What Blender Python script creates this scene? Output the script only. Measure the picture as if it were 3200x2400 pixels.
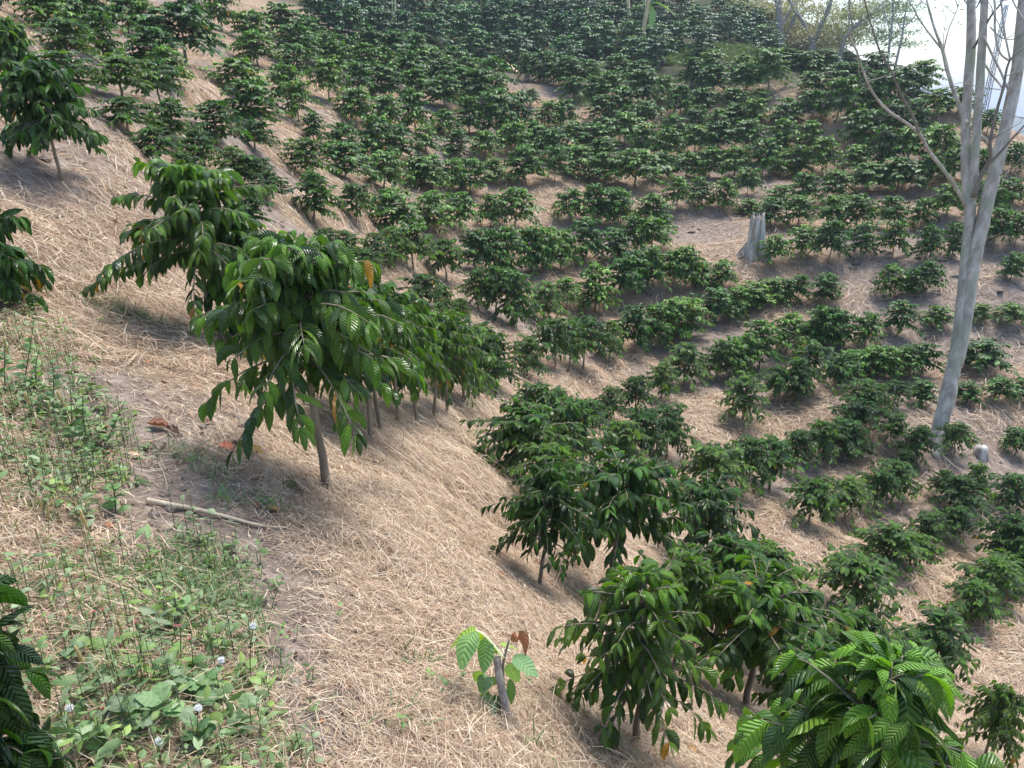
import bpy, bmesh, math, random
import numpy as np
from mathutils import Vector, Matrix
R = math.radians
for o in list(bpy.data.objects): bpy.data.objects.remove(o)
SC = bpy.context.scene
COL = SC.collection
# ---------------------------------------------------------------- camera
PITCH = R(21.0)
FOC = 1596.0                      # focal length in units of a 2212 px wide picture
cam_d = bpy.data.cameras.new('camera'); cam = bpy.data.objects.new('camera', cam_d); COL.objects.link(cam)
cam_d.sensor_width = 36; cam_d.lens = FOC/2212*36; cam_d.clip_start = 0.05; cam_d.clip_end = 20000
cam.location = (0, 0, 0); cam.rotation_euler = (math.pi/2-PITCH, 0, 0)
SC.camera = cam
# ---------------------------------------------------------------- world and sun
SUN_EL, SUN_AZ = R(62), R(35)     # azimuth measured from +Y (view direction) towards +X
w = bpy.data.worlds.new('World'); SC.world = w; w.use_nodes = True
nt = w.node_tree; nt.nodes.clear()
sky = nt.nodes.new('ShaderNodeTexSky'); sky.sky_type = 'NISHITA'; sky.sun_disc = False
sky.sun_elevation = SUN_EL; sky.sun_rotation = SUN_AZ
sky.air_density = 1.0; sky.dust_density = 1.5; sky.ozone_density = 1.0
bg = nt.nodes.new('ShaderNodeBackground'); bg.inputs['Strength'].default_value = 0.12
wo = nt.nodes.new('ShaderNodeOutputWorld')
nt.links.new(sky.outputs[0], bg.inputs['Color']); nt.links.new(bg.outputs[0], wo.inputs['Surface'])
sun_d = bpy.data.lights.new('sun', 'SUN'); sun_d.energy = 2.0; sun_d.angle = R(20); sun_d.color = (1, .96, .9)
sun = bpy.data.objects.new('sun', sun_d); COL.objects.link(sun)
sd = Vector((math.sin(SUN_AZ)*math.cos(SUN_EL), math.cos(SUN_AZ)*math.cos(SUN_EL), math.sin(SUN_EL)))
sun.rotation_euler = sd.to_track_quat('Z', 'Y').to_euler()
SC.view_settings.view_transform = 'Standard'; SC.view_settings.look = 'None'
SC.view_settings.exposure = 1.25; SC.view_settings.gamma = 1
SC.cycles.max_bounces = 8; SC.cycles.transparent_max_bounces = 8
try: SC.cycles.use_denoising = True
except Exception: pass
# ---------------------------------------------------------------- terrain
rng = np.random.default_rng(7)
CP, SP = math.cos(R(21)), math.sin(R(21))
def ray(px, py):
    X = (px-1106)/1596.0; Y = (829.5-py)/1596.0
    v = np.array([X, CP+Y*SP, -SP+Y*CP]); return v/np.linalg.norm(v)
def proj(x, y, z):
    f = y*CP - z*SP; u = y*SP + z*CP
    return 1106+1596*x/f, 829.5-1596*u/f
# measured ground points: picture position (2212 wide) and distance in metres
GP = [(0,1640,1.95),(300,1640,2.0),(712,1045,3.25),(430,735,5.0),(0,1000,3.0),(0,720,4.6),(120,400,7.2),(60,60,14.5),
      (700,1600,2.15),(1100,1570,2.3),(1390,1600,2.8),(1640,1530,4.3),(1700,1659,3.7),(900,1300,2.75),(1175,1240,4.6),
      (790,950,4.2),(1000,860,8.0),(1300,1000,8.0),(1400,1030,9.2),(1600,920,12.5),(1840,1300,9.0),(2000,1450,8.2),
      (2212,1500,8.6),(2100,1300,10.2),(2030,960,13.5),(2212,1000,14.5),(1490,830,14.0),(1260,770,13.2),(1110,715,13.0),
      (1285,470,21.0),(1100,470,20.0),(850,490,15.5),(650,480,11.0),(300,330,9.0),(470,330,11.5),(400,180,15.5),(250,100,17.5),
      (1930,560,20.0),(2212,560,21.0),(1600,600,18.5),(1200,215,32.0),(1600,300,29.0),(700,250,21.0),(900,250,26.0),
      (600,60,31.0),(900,60,40.0),(1200,60,44.0),(1450,60,45.0),(1200,-80,55.0),(700,-80,48.0),(350,-60,33.0),
      (1620,110,42.0),(1750,140,39.0),(1900,175,34.0),(2000,215,31.0),(2100,270,29.0),(2212,330,27.0),(2000,380,25.5),(1800,330,28.0)]
P3 = [tuple(ray(a,b)*d) for a,b,d in GP]
# points the photograph does not show: behind the camera, off to the sides, beyond the ridge
P3 += [(-3,-3,-.5),(0,-3,-1.4),(3,-3,-2.7),(8,0,-6.2),(12,-3,-7.5),(-8,2,1.2),(-14,10,3.5),(-4,0,-.8),(0,0,-1.62),(1,.6,-1.9),(-22,20,6),(-20,40,9),
       (0,62,9.5),(-20,62,11),(20,60,6.0),(25,52,1.0),(34,44,-4),(38,30,-8),(30,12,-10),(20,5,-9),(40,60,-10),(0,85,9),(-40,60,13),(30,20,-6.5),(20,34,-2.8),(19,29.5,-3),(22,26,-5),(17.5,39,-.6),(25,40,-6),(16.4,25,-1.05),(15.8,29.5,.2)]
P3 = np.array(P3)
def tps_fit(P, lam):
    n = len(P); d = np.hypot(P[:,None,0]-P[None,:,0], P[:,None,1]-P[None,:,1])
    K = np.where(d>0, d*d*np.log(d+1e-12), 0)+lam*np.eye(n)
    Q = np.c_[np.ones(n), P[:,:2]]
    A = np.block([[K, Q],[Q.T, np.zeros((3,3))]])
    return np.linalg.solve(A, np.r_[P[:,2], 0,0,0])
TW = tps_fit(P3, 1.5)
def vnoise(x, y, s=0):
    xi = np.floor(x).astype(np.int64); yi = np.floor(y).astype(np.int64); fx = x-xi; fy = y-yi
    fx = fx*fx*(3-2*fx); fy = fy*fy*(3-2*fy)
    def h(a, b):
        n = (a*374761393 + b*668265263 + s*1442695041) & 0xffffffff
        n = ((n ^ (n >> 13))*1274126177) & 0xffffffff
        return ((n ^ (n >> 16)) & 0xffff)/65535.0
    return (h(xi,yi)*(1-fx)+h(xi+1,yi)*fx)*(1-fy)+(h(xi,yi+1)*(1-fx)+h(xi+1,yi+1)*fx)*fy
def fbm(x, y, s=0, o=4):
    t = 0; a = .5
    for i in range(o): t = t+a*vnoise(x*2**i, y*2**i, s+i*17); a *= .5
    return t
def height(x, y, fine=True):
    x = np.atleast_1d(np.asarray(x, float)); y = np.atleast_1d(np.asarray(y, float))
    # beyond the measured hill the ground is a plain falling away below
    r = np.hypot(x-5, y-25); k = np.clip((r-48)/60, 0, 1); k = k*k*(3-2*k)
    sc = np.where(r > 75, 75/np.maximum(r, 1), 1.0)
    xx, yy = 5+(x-5)*sc, 25+(y-25)*sc
    z = np.zeros_like(xx)
    for i in range(0, len(xx), 20000):
        a, b = xx[i:i+20000], yy[i:i+20000]
        d = np.hypot(a[:,None]-P3[None,:,0], b[:,None]-P3[None,:,1])
        K = np.where(d>0, d*d*np.log(d+1e-12), 0)
        z[i:i+20000] = K@TW[:-3]+TW[-3]+TW[-2]*a+TW[-1]*b
    z = z*(1-k)+k*(-70)
    if fine:
        # shallow benches trodden along the planted rows
        u = z/1.05+fbm(x*.22, y*.22, 61, 2)*2.2; s = u-np.floor(u); saw = np.where(s < .72, s/.72, (1-s)/.28); saw = saw*saw*(3-2*saw)
        rr = np.hypot(x, y); z = z-(saw-.5)*.20*np.clip((rr-4.5)/4, 0, 1)*np.clip((48-rr)/8, 0, 1)*(.5+fbm(x*.8, y*.8, 66, 2))
        g = 1/(1+np.hypot(x,y)/60)
        z = z+g*((fbm(x*.9, y*.9, 3)-.47)*.22*np.clip(np.hypot(x,y)/5,.3,1.6)+(fbm(x*3.8, y*3.8, 9, 3)-.44)*.10+(fbm(x*15, y*15, 21, 2)-.38)*.03)
    return z
def hit(px, py, fine=False):
    v = ray(px, py); t = np.geomspace(1.0, 90, 700)
    dz = v[2]*t-height(v[0]*t, v[1]*t, fine)
    i = np.argmax(dz < 0)
    if dz[i] >= 0: return None
    a, b = t[max(i-1,0)], t[i]; ts = np.linspace(a, b, 24)
    dz = v[2]*ts-height(v[0]*ts, v[1]*ts, fine); j = np.argmax(dz < 0); return v*ts[j]
# ---------------------------------------------------------------- helpers
def tag(o, label=None, cat=None, group=None, kind=None):
    if label: o['label'] = label
    if cat: o['category'] = cat
    if group: o['group'] = group
    if kind: o['kind'] = kind
    return o
def link(name, me, mat=None, parent=None, loc=(0,0,0)):
    o = bpy.data.objects.new(name, me); COL.objects.link(o); o.location = loc
    if mat is not None and len(me.materials) == 0: me.materials.append(mat)
    if parent is not None: o.parent = parent
    return o
def empty(name, loc, rz=0):
    o = bpy.data.objects.new(name, None); COL.objects.link(o); o.location = loc; o.rotation_euler = (0,0,rz)
    o.empty_display_size = .1
    return o
def mesh(name, V, F, uv=None, col=None, smooth=True):
    """V (n,3), F (m,4) all quads, uv per vertex, col per vertex rgb"""
    V = np.asarray(V, np.float32); F = np.asarray(F, np.int32)
    me = bpy.data.meshes.new(name)
    me.vertices.add(len(V)); me.vertices.foreach_set('co', V.ravel())
    me.loops.add(F.size); me.loops.foreach_set('vertex_index', F.ravel())
    me.polygons.add(len(F)); me.polygons.foreach_set('loop_start', np.arange(0, F.size, F.shape[1], dtype=np.int32))
    if smooth: me.polygons.foreach_set('use_smooth', np.ones(len(F), bool))
    if uv is not None:
        l = me.uv_layers.new(name='UVMap'); l.data.foreach_set('uv', np.asarray(uv, np.float32)[F.ravel()].ravel())
    if col is not None:
        c = me.color_attributes.new('tint', 'FLOAT_COLOR', 'POINT')
        c.data.foreach_set('color', np.c_[col, np.ones(len(col))].astype(np.float32).ravel())
    me.update(calc_edges=True)
    return me
class MB:
    """collects quad pieces into one mesh"""
    def __init__(s): s.V=[]; s.F=[]; s.U=[]; s.C=[]; s.n=0
    def add(s, V, F, U=None, C=None):
        V = np.asarray(V, float).reshape(-1,3); F = np.asarray(F, int).reshape(-1,4)
        s.V.append(V); s.F.append(F+s.n); s.n += len(V)
        s.U.append(np.zeros((len(V),2)) if U is None else U)
        s.C.append(np.ones((len(V),3)) if C is None else np.broadcast_to(np.asarray(C, float), (len(V),3)))
    def mesh(s, name, smooth=True):
        return mesh(name, np.concatenate(s.V), np.concatenate(s.F), np.concatenate(s.U), np.concatenate(s.C), smooth)
def tube(mb, P, rad, n=8, C=(1,1,1), lump=0, seed=0):
    P = np.asarray(P, float); m = len(P); rad = np.broadcast_to(rad, (m,)).astype(float)
    T = np.gradient(P, axis=0); T /= np.linalg.norm(T, axis=1)[:,None]+1e-9
    ref = np.array([1,0,0]) if abs(T[0,0]) < .8 else np.array([0,1,0])
    rg = np.random.default_rng(seed); V = []
    for i in range(m):
        a = np.cross(T[i], ref); a /= np.linalg.norm(a); b = np.cross(T[i], a)
        th = np.arange(n)*2*math.pi/n
        rr = rad[i]*(1+lump*rg.normal(size=n))
        V.append(P[i]+rr[:,None]*(np.cos(th)[:,None]*a+np.sin(th)[:,None]*b))
    V.append(np.repeat(P[:1], n, 0)); V.append(np.repeat(P[-1:], n, 0))      # caps
    V = np.concatenate(V); F = []
    def ring(a, b):
        for j in range(n): F.append((a*n+j, a*n+(j+1)%n, b*n+(j+1)%n, b*n+j))
    for i in range(m-1): ring(i, i+1)
    ring(m, 0); ring(m-1, m+1)
    U = np.zeros((len(V),2)); U[:,0] = np.tile(np.arange(n)/n, m+2); U[:m*n,1] = np.repeat(np.arange(m), n)/m
    mb.add(V, F, U, C)
def smooth_path(P, k=4):
    P = np.asarray(P, float); out = []
    Q = np.concatenate([2*P[:1]-P[1:2], P, 2*P[-1:]-P[-2:-1]])
    for i in range(1, len(Q)-2):
        for t in np.arange(k)/k:
            a,b,c,d = Q[i-1],Q[i],Q[i+1],Q[i+2]
            out.append(.5*((2*b)+(-a+c)*t+(2*a-5*b+4*c-d)*t*t+(-a+3*b-3*c+d)*t**3))
    out.append(P[-1]); return np.array(out)
def leaves(B, D, L, W, droop, rg, nv=3, fold=.25, wave=0.0, C=None, roll=None, curl=0.0):
    """many leaves at once. B base, D direction, L length, W half width, droop 0..1.5 -> V,F,U,C"""
    n = len(B); D = D/np.linalg.norm(D, axis=1)[:,None]
    s = np.linspace(0, 1, nv+1)
    down = np.array([0,0,-1.0]); pts = np.zeros((n, nv+1, 3)); dirs = np.zeros((n, nv+1, 3))
    cur = B.copy()
    for i in range(nv+1):
        q = (droop*(.15+.85*s[i]))[:,None]
        d = D*(1-np.clip(q*.75,0,.93))+down*q
        d /= np.linalg.norm(d, axis=1)[:,None]; dirs[:,i] = d
        pts[:,i] = cur; cur = cur+d*(L/nv)[:,None]
    side = np.cross(D, down); bad = np.linalg.norm(side, axis=1) < .15
    side[bad] = np.c_[np.cos(np.arange(bad.sum())), np.sin(np.arange(bad.sum())), np.zeros(bad.sum())]
    side /= np.linalg.norm(side, axis=1)[:,None]
    if roll is None: roll = rg.normal(0, .5, n)
    V = np.zeros((n, nv+1, 3, 3)); U = np.zeros((n, nv+1, 3, 2))
    prof = np.array([.10 if x == 0 else (.02 if x == 1 else (math.sin(math.pi*x**.85))**.8) for x in s])
    if nv <= 3: prof = np.array({2:[.25,1.0,.05],3:[.2,.95,.85,.04],1:[.5,.5]}[nv])
    for i in range(nv+1):
        d = dirs[:,i]; sd = side-(side*d).sum(1)[:,None]*d; sd /= np.linalg.norm(sd,axis=1)[:,None]+1e-9
        nn = np.cross(sd, d); cr, sr = np.cos(roll)[:,None], np.sin(roll)[:,None]
        sd2 = sd*cr+nn*sr; n2 = nn*cr-sd*sr
        w_ = (W*prof[i])[:,None]
        wv1 = wave*W[:,None]*np.sin(s[i]*22+roll[:,None]*9); wv2 = wave*W[:,None]*np.sin(s[i]*22+2+roll[:,None]*5)
        V[:,i,0] = pts[:,i]-sd2*w_+n2*(w_*fold+wv1*prof[i])
        V[:,i,1] = pts[:,i]
        V[:,i,2] = pts[:,i]+sd2*w_+n2*(w_*fold+wv2*prof[i])
        U[:,i,:,1] = s[i]; U[:,i,0,0] = 0; U[:,i,1,0] = .5; U[:,i,2,0] = 1
    k = (nv+1)*3; F = []
    for i in range(nv):
        for j in range(2): F.append((i*3+j, i*3+j+1, (i+1)*3+j+1, (i+1)*3+j))
    F = (np.array(F)[None]+(np.arange(n)*k)[:,None,None]).reshape(-1,4)
    if C is None: C = np.ones((n,3))
    return V.reshape(-1,3), F, U.reshape(-1,2), np.repeat(C, k, axis=0)
def leaf_path(mb, P, W, C=(1,1,1), fold=.25, wave=0, nv=8, side=None, curl=0):
    """one leaf laid along a path of points P, W half width"""
    P = smooth_path(P, 4); t = np.linspace(0, len(P)-1, nv+1); i0 = np.clip(t.astype(int), 0, len(P)-2); f = (t-i0)[:,None]
    Q = P[i0]*(1-f)+P[i0+1]*f; T = np.gradient(Q, axis=0); T /= np.linalg.norm(T, axis=1)[:,None]+1e-9
    V = []; U = []
    for i in range(nv+1):
        s = i/nv; pr = .12 if i == 0 else (.03 if i == nv else math.sin(math.pi*s**.8)**.75)
        sd = np.cross(T[i], np.array([0,0,1.])) if side is None else np.asarray(side, float)
        sd = sd-sd.dot(T[i])*T[i]; sd /= np.linalg.norm(sd)+1e-9; nn = np.cross(sd, T[i])
        w_ = W*pr
        for j, k in ((0,-1),(1,0),(2,1)):
            V.append(Q[i]+sd*w_*k+nn*(abs(k)*(w_*fold+wave*W*pr*math.sin(s*19+k*2)))); U.append((j/2, s))
    F = [(i*3+j, i*3+j+1, i*3+j+4, i*3+j+3) for i in range(nv) for j in range(2)]
    mb.add(V, F, np.array(U), C)
# ---------------------------------------------------------------- materials
def node_mat(name):
    m = bpy.data.materials.new(name); m.use_nodes = True; t = m.node_tree; t.nodes.clear()
    out = t.nodes.new('ShaderNodeOutputMaterial'); p = t.nodes.new('ShaderNodeBsdfPrincipled')
    t.links.new(p.outputs[0], out.inputs[0]); return m, t, p, out
def N(t, ty, **kw):
    n = t.nodes.new(ty)
    for k, v in kw.items():
        if k in n.inputs.keys() if isinstance(k, str) else False: n.inputs[k].default_value = v
        else: setattr(n, k, v)
    return n
def math_(t, op, a, b=None, c=None):
    n = t.nodes.new('ShaderNodeMath'); n.operation = op
    for i, v in enumerate((a, b, c)):
        if v is None: continue
        if isinstance(v, (int, float)): n.inputs[i].default_value = v
        else: t.links.new(v, n.inputs[i])
    return n.outputs[0]
def mixc(t, f, a, b, mode='MIX'):
    n = t.nodes.new('ShaderNodeMix'); n.data_type = 'RGBA'; n.blend_type = mode
    for s, v in ((0, f), (6, a), (7, b)):
        if isinstance(v, (int, float)): n.inputs[s].default_value = v
        elif isinstance(v, tuple): n.inputs[s].default_value = (*v, 1)
        else: t.links.new(v, n.inputs[s])
    return n.outputs[2]
def leaf_mat(name, base=(1,1,1), rough=.29, trans=.22, veins=11, vein_str=.5, ttint=(1.4,1.55,.32), spec=.7, bump=.8):
    m, t, p, out = node_mat(name)
    at = N(t, 'ShaderNodeAttribute', attribute_name='tint'); uv = N(t, 'ShaderNodeUVMap')
    sp = N(t, 'ShaderNodeSeparateXYZ'); t.links.new(uv.outputs[0], sp.inputs[0])
    col = mixc(t, 1.0, at.outputs['Color'], base, 'MULTIPLY')
    oi = N(t, 'ShaderNodeObjectInfo')
    hs = N(t, 'ShaderNodeHueSaturation'); t.links.new(col, hs.inputs['Color'])
    t.links.new(math_(t, 'MULTIPLY_ADD', oi.outputs['Random'], .7, .7), hs.inputs['Value'])
    t.links.new(math_(t, 'MULTIPLY_ADD', oi.outputs['Random'], -.035, .512), hs.inputs['Hue'])
    col = hs.outputs[0]
    a = math_(t, 'ABSOLUTE', math_(t, 'SUBTRACT', sp.outputs[0], .5))
    ph = math_(t, 'MULTIPLY', math_(t, 'SUBTRACT', sp.outputs[1], math_(t, 'MULTIPLY', a, .30)), veins*2*math.pi)
    s = math_(t, 'SINE', ph); ridge = math_(t, 'POWER', math_(t, 'MULTIPLY_ADD', s, .5, .5), .6)
    mid = math_(t, 'LESS_THAN', a, .035)
    vein = math_(t, 'MAXIMUM', math_(t, 'POWER', math_(t, 'SUBTRACT', 1.0, ridge), 4.0), mid)
    light = mixc(t, 1.0, col, (1.9, 1.7, 1.3), 'MULTIPLY')
    col2 = mixc(t, math_(t, 'MULTIPLY', vein, vein_str), col, light)
    t.links.new(col2, p.inputs['Base Color']); p.inputs['Roughness'].default_value = rough
    p.inputs['Specular IOR Level'].default_value = spec
    if bump:
        b = N(t, 'ShaderNodeBump'); b.inputs['Strength'].default_value = bump; b.inputs['Distance'].default_value = .01
        t.links.new(ridge, b.inputs['Height']); t.links.new(b.outputs[0], p.inputs['Normal'])
    tr = N(t, 'ShaderNodeBsdfTranslucent'); t.links.new(mixc(t, 1.0, col2, ttint, 'MULTIPLY'), tr.inputs[0])
    mx = N(t, 'ShaderNodeMixShader'); mx.inputs[0].default_value = trans
    t.links.new(p.outputs[0], mx.inputs[1]); t.links.new(tr.outputs[0], mx.inputs[2]); t.links.new(mx.outputs[0], out.inputs[0])
    return m
def bark_mat(name, c1, c2, scale=14, stretch=.25, rough=.85, bump=.5, coord='Object', patches=None):
    m, t, p, out = node_mat(name)
    tc = N(t, 'ShaderNodeTexCoord'); mp = N(t, 'ShaderNodeMapping'); mp.inputs['Scale'].default_value = (1,1,stretch)
    t.links.new(tc.outputs[coord], mp.inputs[0])
    n1 = N(t, 'ShaderNodeTexNoise'); n1.inputs['Scale'].default_value = scale; n1.inputs['Detail'].default_value = 7; n1.inputs['Roughness'].default_value = .65
    t.links.new(mp.outputs[0], n1.inputs[0])
    r = N(t, 'ShaderNodeValToRGB'); r.color_ramp.elements[0].position = .35; r.color_ramp.elements[1].position = .65
    r.color_ramp.elements[0].color = (*c1,1); r.color_ramp.elements[1].color = (*c2,1)
    t.links.new(n1.outputs[0], r.inputs[0]); col = r.outputs[0]
    if patches:
        n2 = N(t, 'ShaderNodeTexNoise'); n2.inputs['Scale'].default_value = scale*.3; n2.inputs['Detail'].default_value = 4
        t.links.new(tc.outputs[coord], n2.inputs[0]); r2 = N(t, 'ShaderNodeValToRGB')
        r2.color_ramp.elements[0].position = .5; r2.color_ramp.elements[1].position = .6
        t.links.new(n2.outputs[0], r2.inputs[0]); col = mixc(t, math_(t,'MULTIPLY',r2.outputs[0],.7), col, patches)
    t.links.new(col, p.inputs['Base Color']); p.inputs['Roughness'].default_value = rough
    b = N(t, 'ShaderNodeBump'); b.inputs['Strength'].default_value = bump; b.inputs['Distance'].default_value = .02
    t.links.new(n1.outputs[0], b.inputs['Height']); t.links.new(b.outputs[0], p.inputs['Normal'])
    return m
M_LEAF = leaf_mat('coffee_leaf')
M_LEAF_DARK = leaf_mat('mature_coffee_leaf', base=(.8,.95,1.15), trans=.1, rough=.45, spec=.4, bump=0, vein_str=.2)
M_LEAF_FAR = leaf_mat('distant_coffee_leaf', rough=.5, trans=.18, spec=.35, veins=5, vein_str=.2, bump=0)
M_WEED = leaf_mat('weed_leaf', rough=.6, trans=.3, veins=5, vein_str=.3, bump=.1, ttint=(1.2,1.3,.5))
M_SAPLING = leaf_mat('sapling_leaf', rough=.55, trans=.3, veins=9, vein_str=.35, bump=.3)
M_DEAD = leaf_mat('dead_leaf', rough=.75, trans=.15, veins=8, vein_str=.25, bump=.4, ttint=(1.2,1,.7))
M_STEM = bark_mat('coffee_bark', (.20,.15,.10), (.36,.30,.23), 25)
M_TREEBARK = bark_mat('pale_bark', (.27,.24,.19), (.62,.58,.50), 9, .25, .85, .9, patches=(.33,.36,.25))
M_TWIG = bark_mat('twig_bark', (.14,.12,.10), (.26,.23,.20), 9)
M_WOOD = bark_mat('weathered_wood', (.20,.17,.14), (.72,.68,.62), 11, .10, .9, 1.0)
M_FARBARK = bark_mat('far_bark', (.22,.21,.19), (.36,.35,.32), 5, .3)
M_STALK = bark_mat('banana_stalk', (.40,.30,.15), (.58,.48,.28), 6, .2)
M_STICK = bark_mat('dry_stick', (.45,.36,.24), (.68,.57,.42), 18, .3)
# ---------------------------------------------------------------- ground
def straw_cover(x, y):
    """0 bare soil .. 1 thick straw"""
    n = fbm(x*.55+3, y*.55+8, 31, 3); m = fbm(x*1.7, y*1.7, 77, 3)
    c = np.clip((n*.6+m*.4-.30)*6.0, 0, 1)
    c = c+(1-c)*.75*np.clip((9-np.hypot(x, y))/3, 0, 1)
    # bare trodden path at the near left, darker bare soil low on the right
    for (a, b, ra, rb, k) in SOIL: c = c*(1-k*np.exp(-(((x-a)/ra)**2+((y-b)/rb)**2)))
    return c
def soil_at(px, py, rx, ry, k):
    h_ = hit(px, py); return (h_[0], h_[1], rx, ry, k)
SOIL = [soil_at(620,1400,.13,.3,.95), soil_at(690,1590,.14,.2,.95), soil_at(560,1230,.15,.25,.8), soil_at(400,1060,.28,.3,.95), soil_at(290,940,.3,.4,.95), soil_at(210,830,.3,.4,.8), soil_at(900,900,.8,1.0,.35), soil_at(430,1130,.35,.3,.9), soil_at(560,1260,.25,.25,.8), soil_at(200,860,.3,.3,.6), soil_at(480,900,.25,.3,.6),
        soil_at(1500,490,1.2,1.2,.9), soil_at(1930,580,1.5,1.2,.9), soil_at(2100,700,3.2,1.6,.75), soil_at(2150,1000,2.2,1.6,.75),
        soil_at(1900,700,2.5,1.2,.6), soil_at(1750,520,2.,1.,.6), soil_at(2150,500,3,2,.5), soil_at(1600,440,1.8,1.2,.5), soil_at(60,380,.7,.9,.7)]
def make_ground():
    nth, nr = 900, 330
    th = []
    # finer in front, coarser behind; full circle
    a = np.linspace(-math.radians(55), math.radians(55), 700); b = np.linspace(math.radians(55), math.radians(305), nth-700+1)[1:-1]
    th = np.concatenate([a, b]); nth = len(th)
    r = np.concatenate([[.25], np.geomspace(.4, 70, 270), np.geomspace(75, 9000, 50)]); nr = len(r)
    X = r[:,None]*np.sin(th)[None]; Y = r[:,None]*np.cos(th)[None]
    Z = height(X.ravel(), Y.ravel()).reshape(X.shape)
    V = np.c_[X.ravel(), Y.ravel(), Z.ravel()]
    i, j = np.meshgrid(np.arange(nr-1), np.arange(nth), indexing='ij'); j2 = (j+1) % nth
    F = np.c_[(i*nth+j).ravel(), ((i)*nth+j2).ravel(), ((i+1)*nth+j2).ravel(), ((i+1)*nth+j).ravel()][:, ::-1]
    # centre cap
    c0 = len(V); V = np.concatenate([V, [[0,0,height(0,0)[0]]]])
    F2 = [(c0, (k+2)%nth, k+1, k) for k in range(0, nth-1, 2)]
    F = np.concatenate([F, np.array(F2)])
    cov = straw_cover(V[:,0], V[:,1]); far = np.clip((np.hypot(V[:,0]-3, V[:,1]-22)-30)/12, 0, 1)
    up = np.clip((np.hypot(V[:,0]+2,V[:,1])-33+V[:,0]*.12)/3, 0, 1)
    C = np.c_[cov, far, up]
    me = mesh('ground', V, F, None, C)
    m, t, p, out = node_mat('hillside_soil_and_straw')
    at = N(t, 'ShaderNodeAttribute', attribute_name='tint'); sep = N(t, 'ShaderNodeSeparateColor'); t.links.new(at.outputs['Color'], sep.inputs[0])
    tc = N(t, 'ShaderNodeTexCoord')
    def noise(sc, det=6, ro=.6, stretch=None, rot=0, dist=0):
        n = N(t, 'ShaderNodeTexNoise'); n.inputs['Scale'].default_value = sc; n.inputs['Detail'].default_value = det
        n.inputs['Roughness'].default_value = ro; n.inputs['Distortion'].default_value = dist
        if stretch:
            mp = N(t, 'ShaderNodeMapping'); mp.inputs['Scale'].default_value = stretch; mp.inputs['Rotation'].default_value = (0,0,rot)
            t.links.new(tc.outputs['Object'], mp.inputs[0]); t.links.new(mp.outputs[0], n.inputs[0])
        else: t.links.new(tc.outputs['Object'], n.inputs[0])
        return n.outputs[0]
    def ramp(x, st):
        r = N(t, 'ShaderNodeValToRGB'); e = r.color_ramp.elements
        while len(e) < len(st): e.new(.5)
        for k, (po, co) in enumerate(st): e[k].position = po; e[k].color = (*co, 1)
        t.links.new(x, r.inputs[0]); return r.outputs[0]
    f1 = noise(60, 5, .7, (1,.12,1), .6, 1.2); f2 = noise(60, 5, .7, (.12,1,1), .2, 1.2); f3 = noise(50, 5, .7, (1,.15,1), -.7, 1.2)
    fib = math_(t, 'MAXIMUM', math_(t, 'MAXIMUM', f1, f2), f3)
    straw = ramp(fib, [(.42,(.13,.095,.07)), (.53,(.33,.245,.165)), (.63,(.55,.42,.29)), (.76,(.72,.58,.43))])
    big = noise(1.3, 5, .6)
    straw = mixc(t, math_(t, 'MULTIPLY', big, .5), straw, mixc(t, 1.0, straw, (1.1,.85,.68), 'MULTIPLY'))
    soil = ramp(noise(9, 9, .7), [(.3,(.14,.108,.085)), (.5,(.32,.25,.20)), (.72,(.52,.43,.36))])
    crumbs = noise(55, 6, .75)
    soil = mixc(t, 1.0, soil, ramp(crumbs, [(.3,(.55,.55,.55)), (.7,(1.25,1.25,1.25))]), 'MULTIPLY')
    k = ramp(math_(t, 'ADD', sep.outputs[0], math_(t, 'MULTIPLY', math_(t, 'SUBTRACT', noise(4, 6, .7), .5), 1.3)), [(.3,(0,0,0)), (.7,(1,1,1))])
    col = mixc(t, math_(t, 'MULTIPLY', k, .85), soil, straw)
    grassy = ramp(noise(3, 8, .7), [(.35,(.025,.032,.018)), (.65,(.075,.085,.04))])
    col = mixc(t, sep.outputs[1], col, grassy); col = mixc(t, math_(t, 'MULTIPLY', sep.outputs[2], .93), col, grassy)
    t.links.new(col, p.inputs['Base Color']); p.inputs['Roughness'].default_value = .95; p.inputs['Specular IOR Level'].default_value = .15
    h_ = math_(t, 'ADD', math_(t, 'MULTIPLY', crumbs, .6), math_(t, 'ADD', fib, math_(t, 'MULTIPLY', noise(9, 9, .7), 2.0)))
    b = N(t, 'ShaderNodeBump'); b.inputs['Strength'].default_value = .7; b.inputs['Distance'].default_value = .03
    t.links.new(h_, b.inputs['Height']); t.links.new(b.outputs[0], p.inputs['Normal'])
    o = link('ground', me, m); tag(o, 'steep hillside of dry soil strewn with cut straw', kind='structure')
make_ground()
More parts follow.
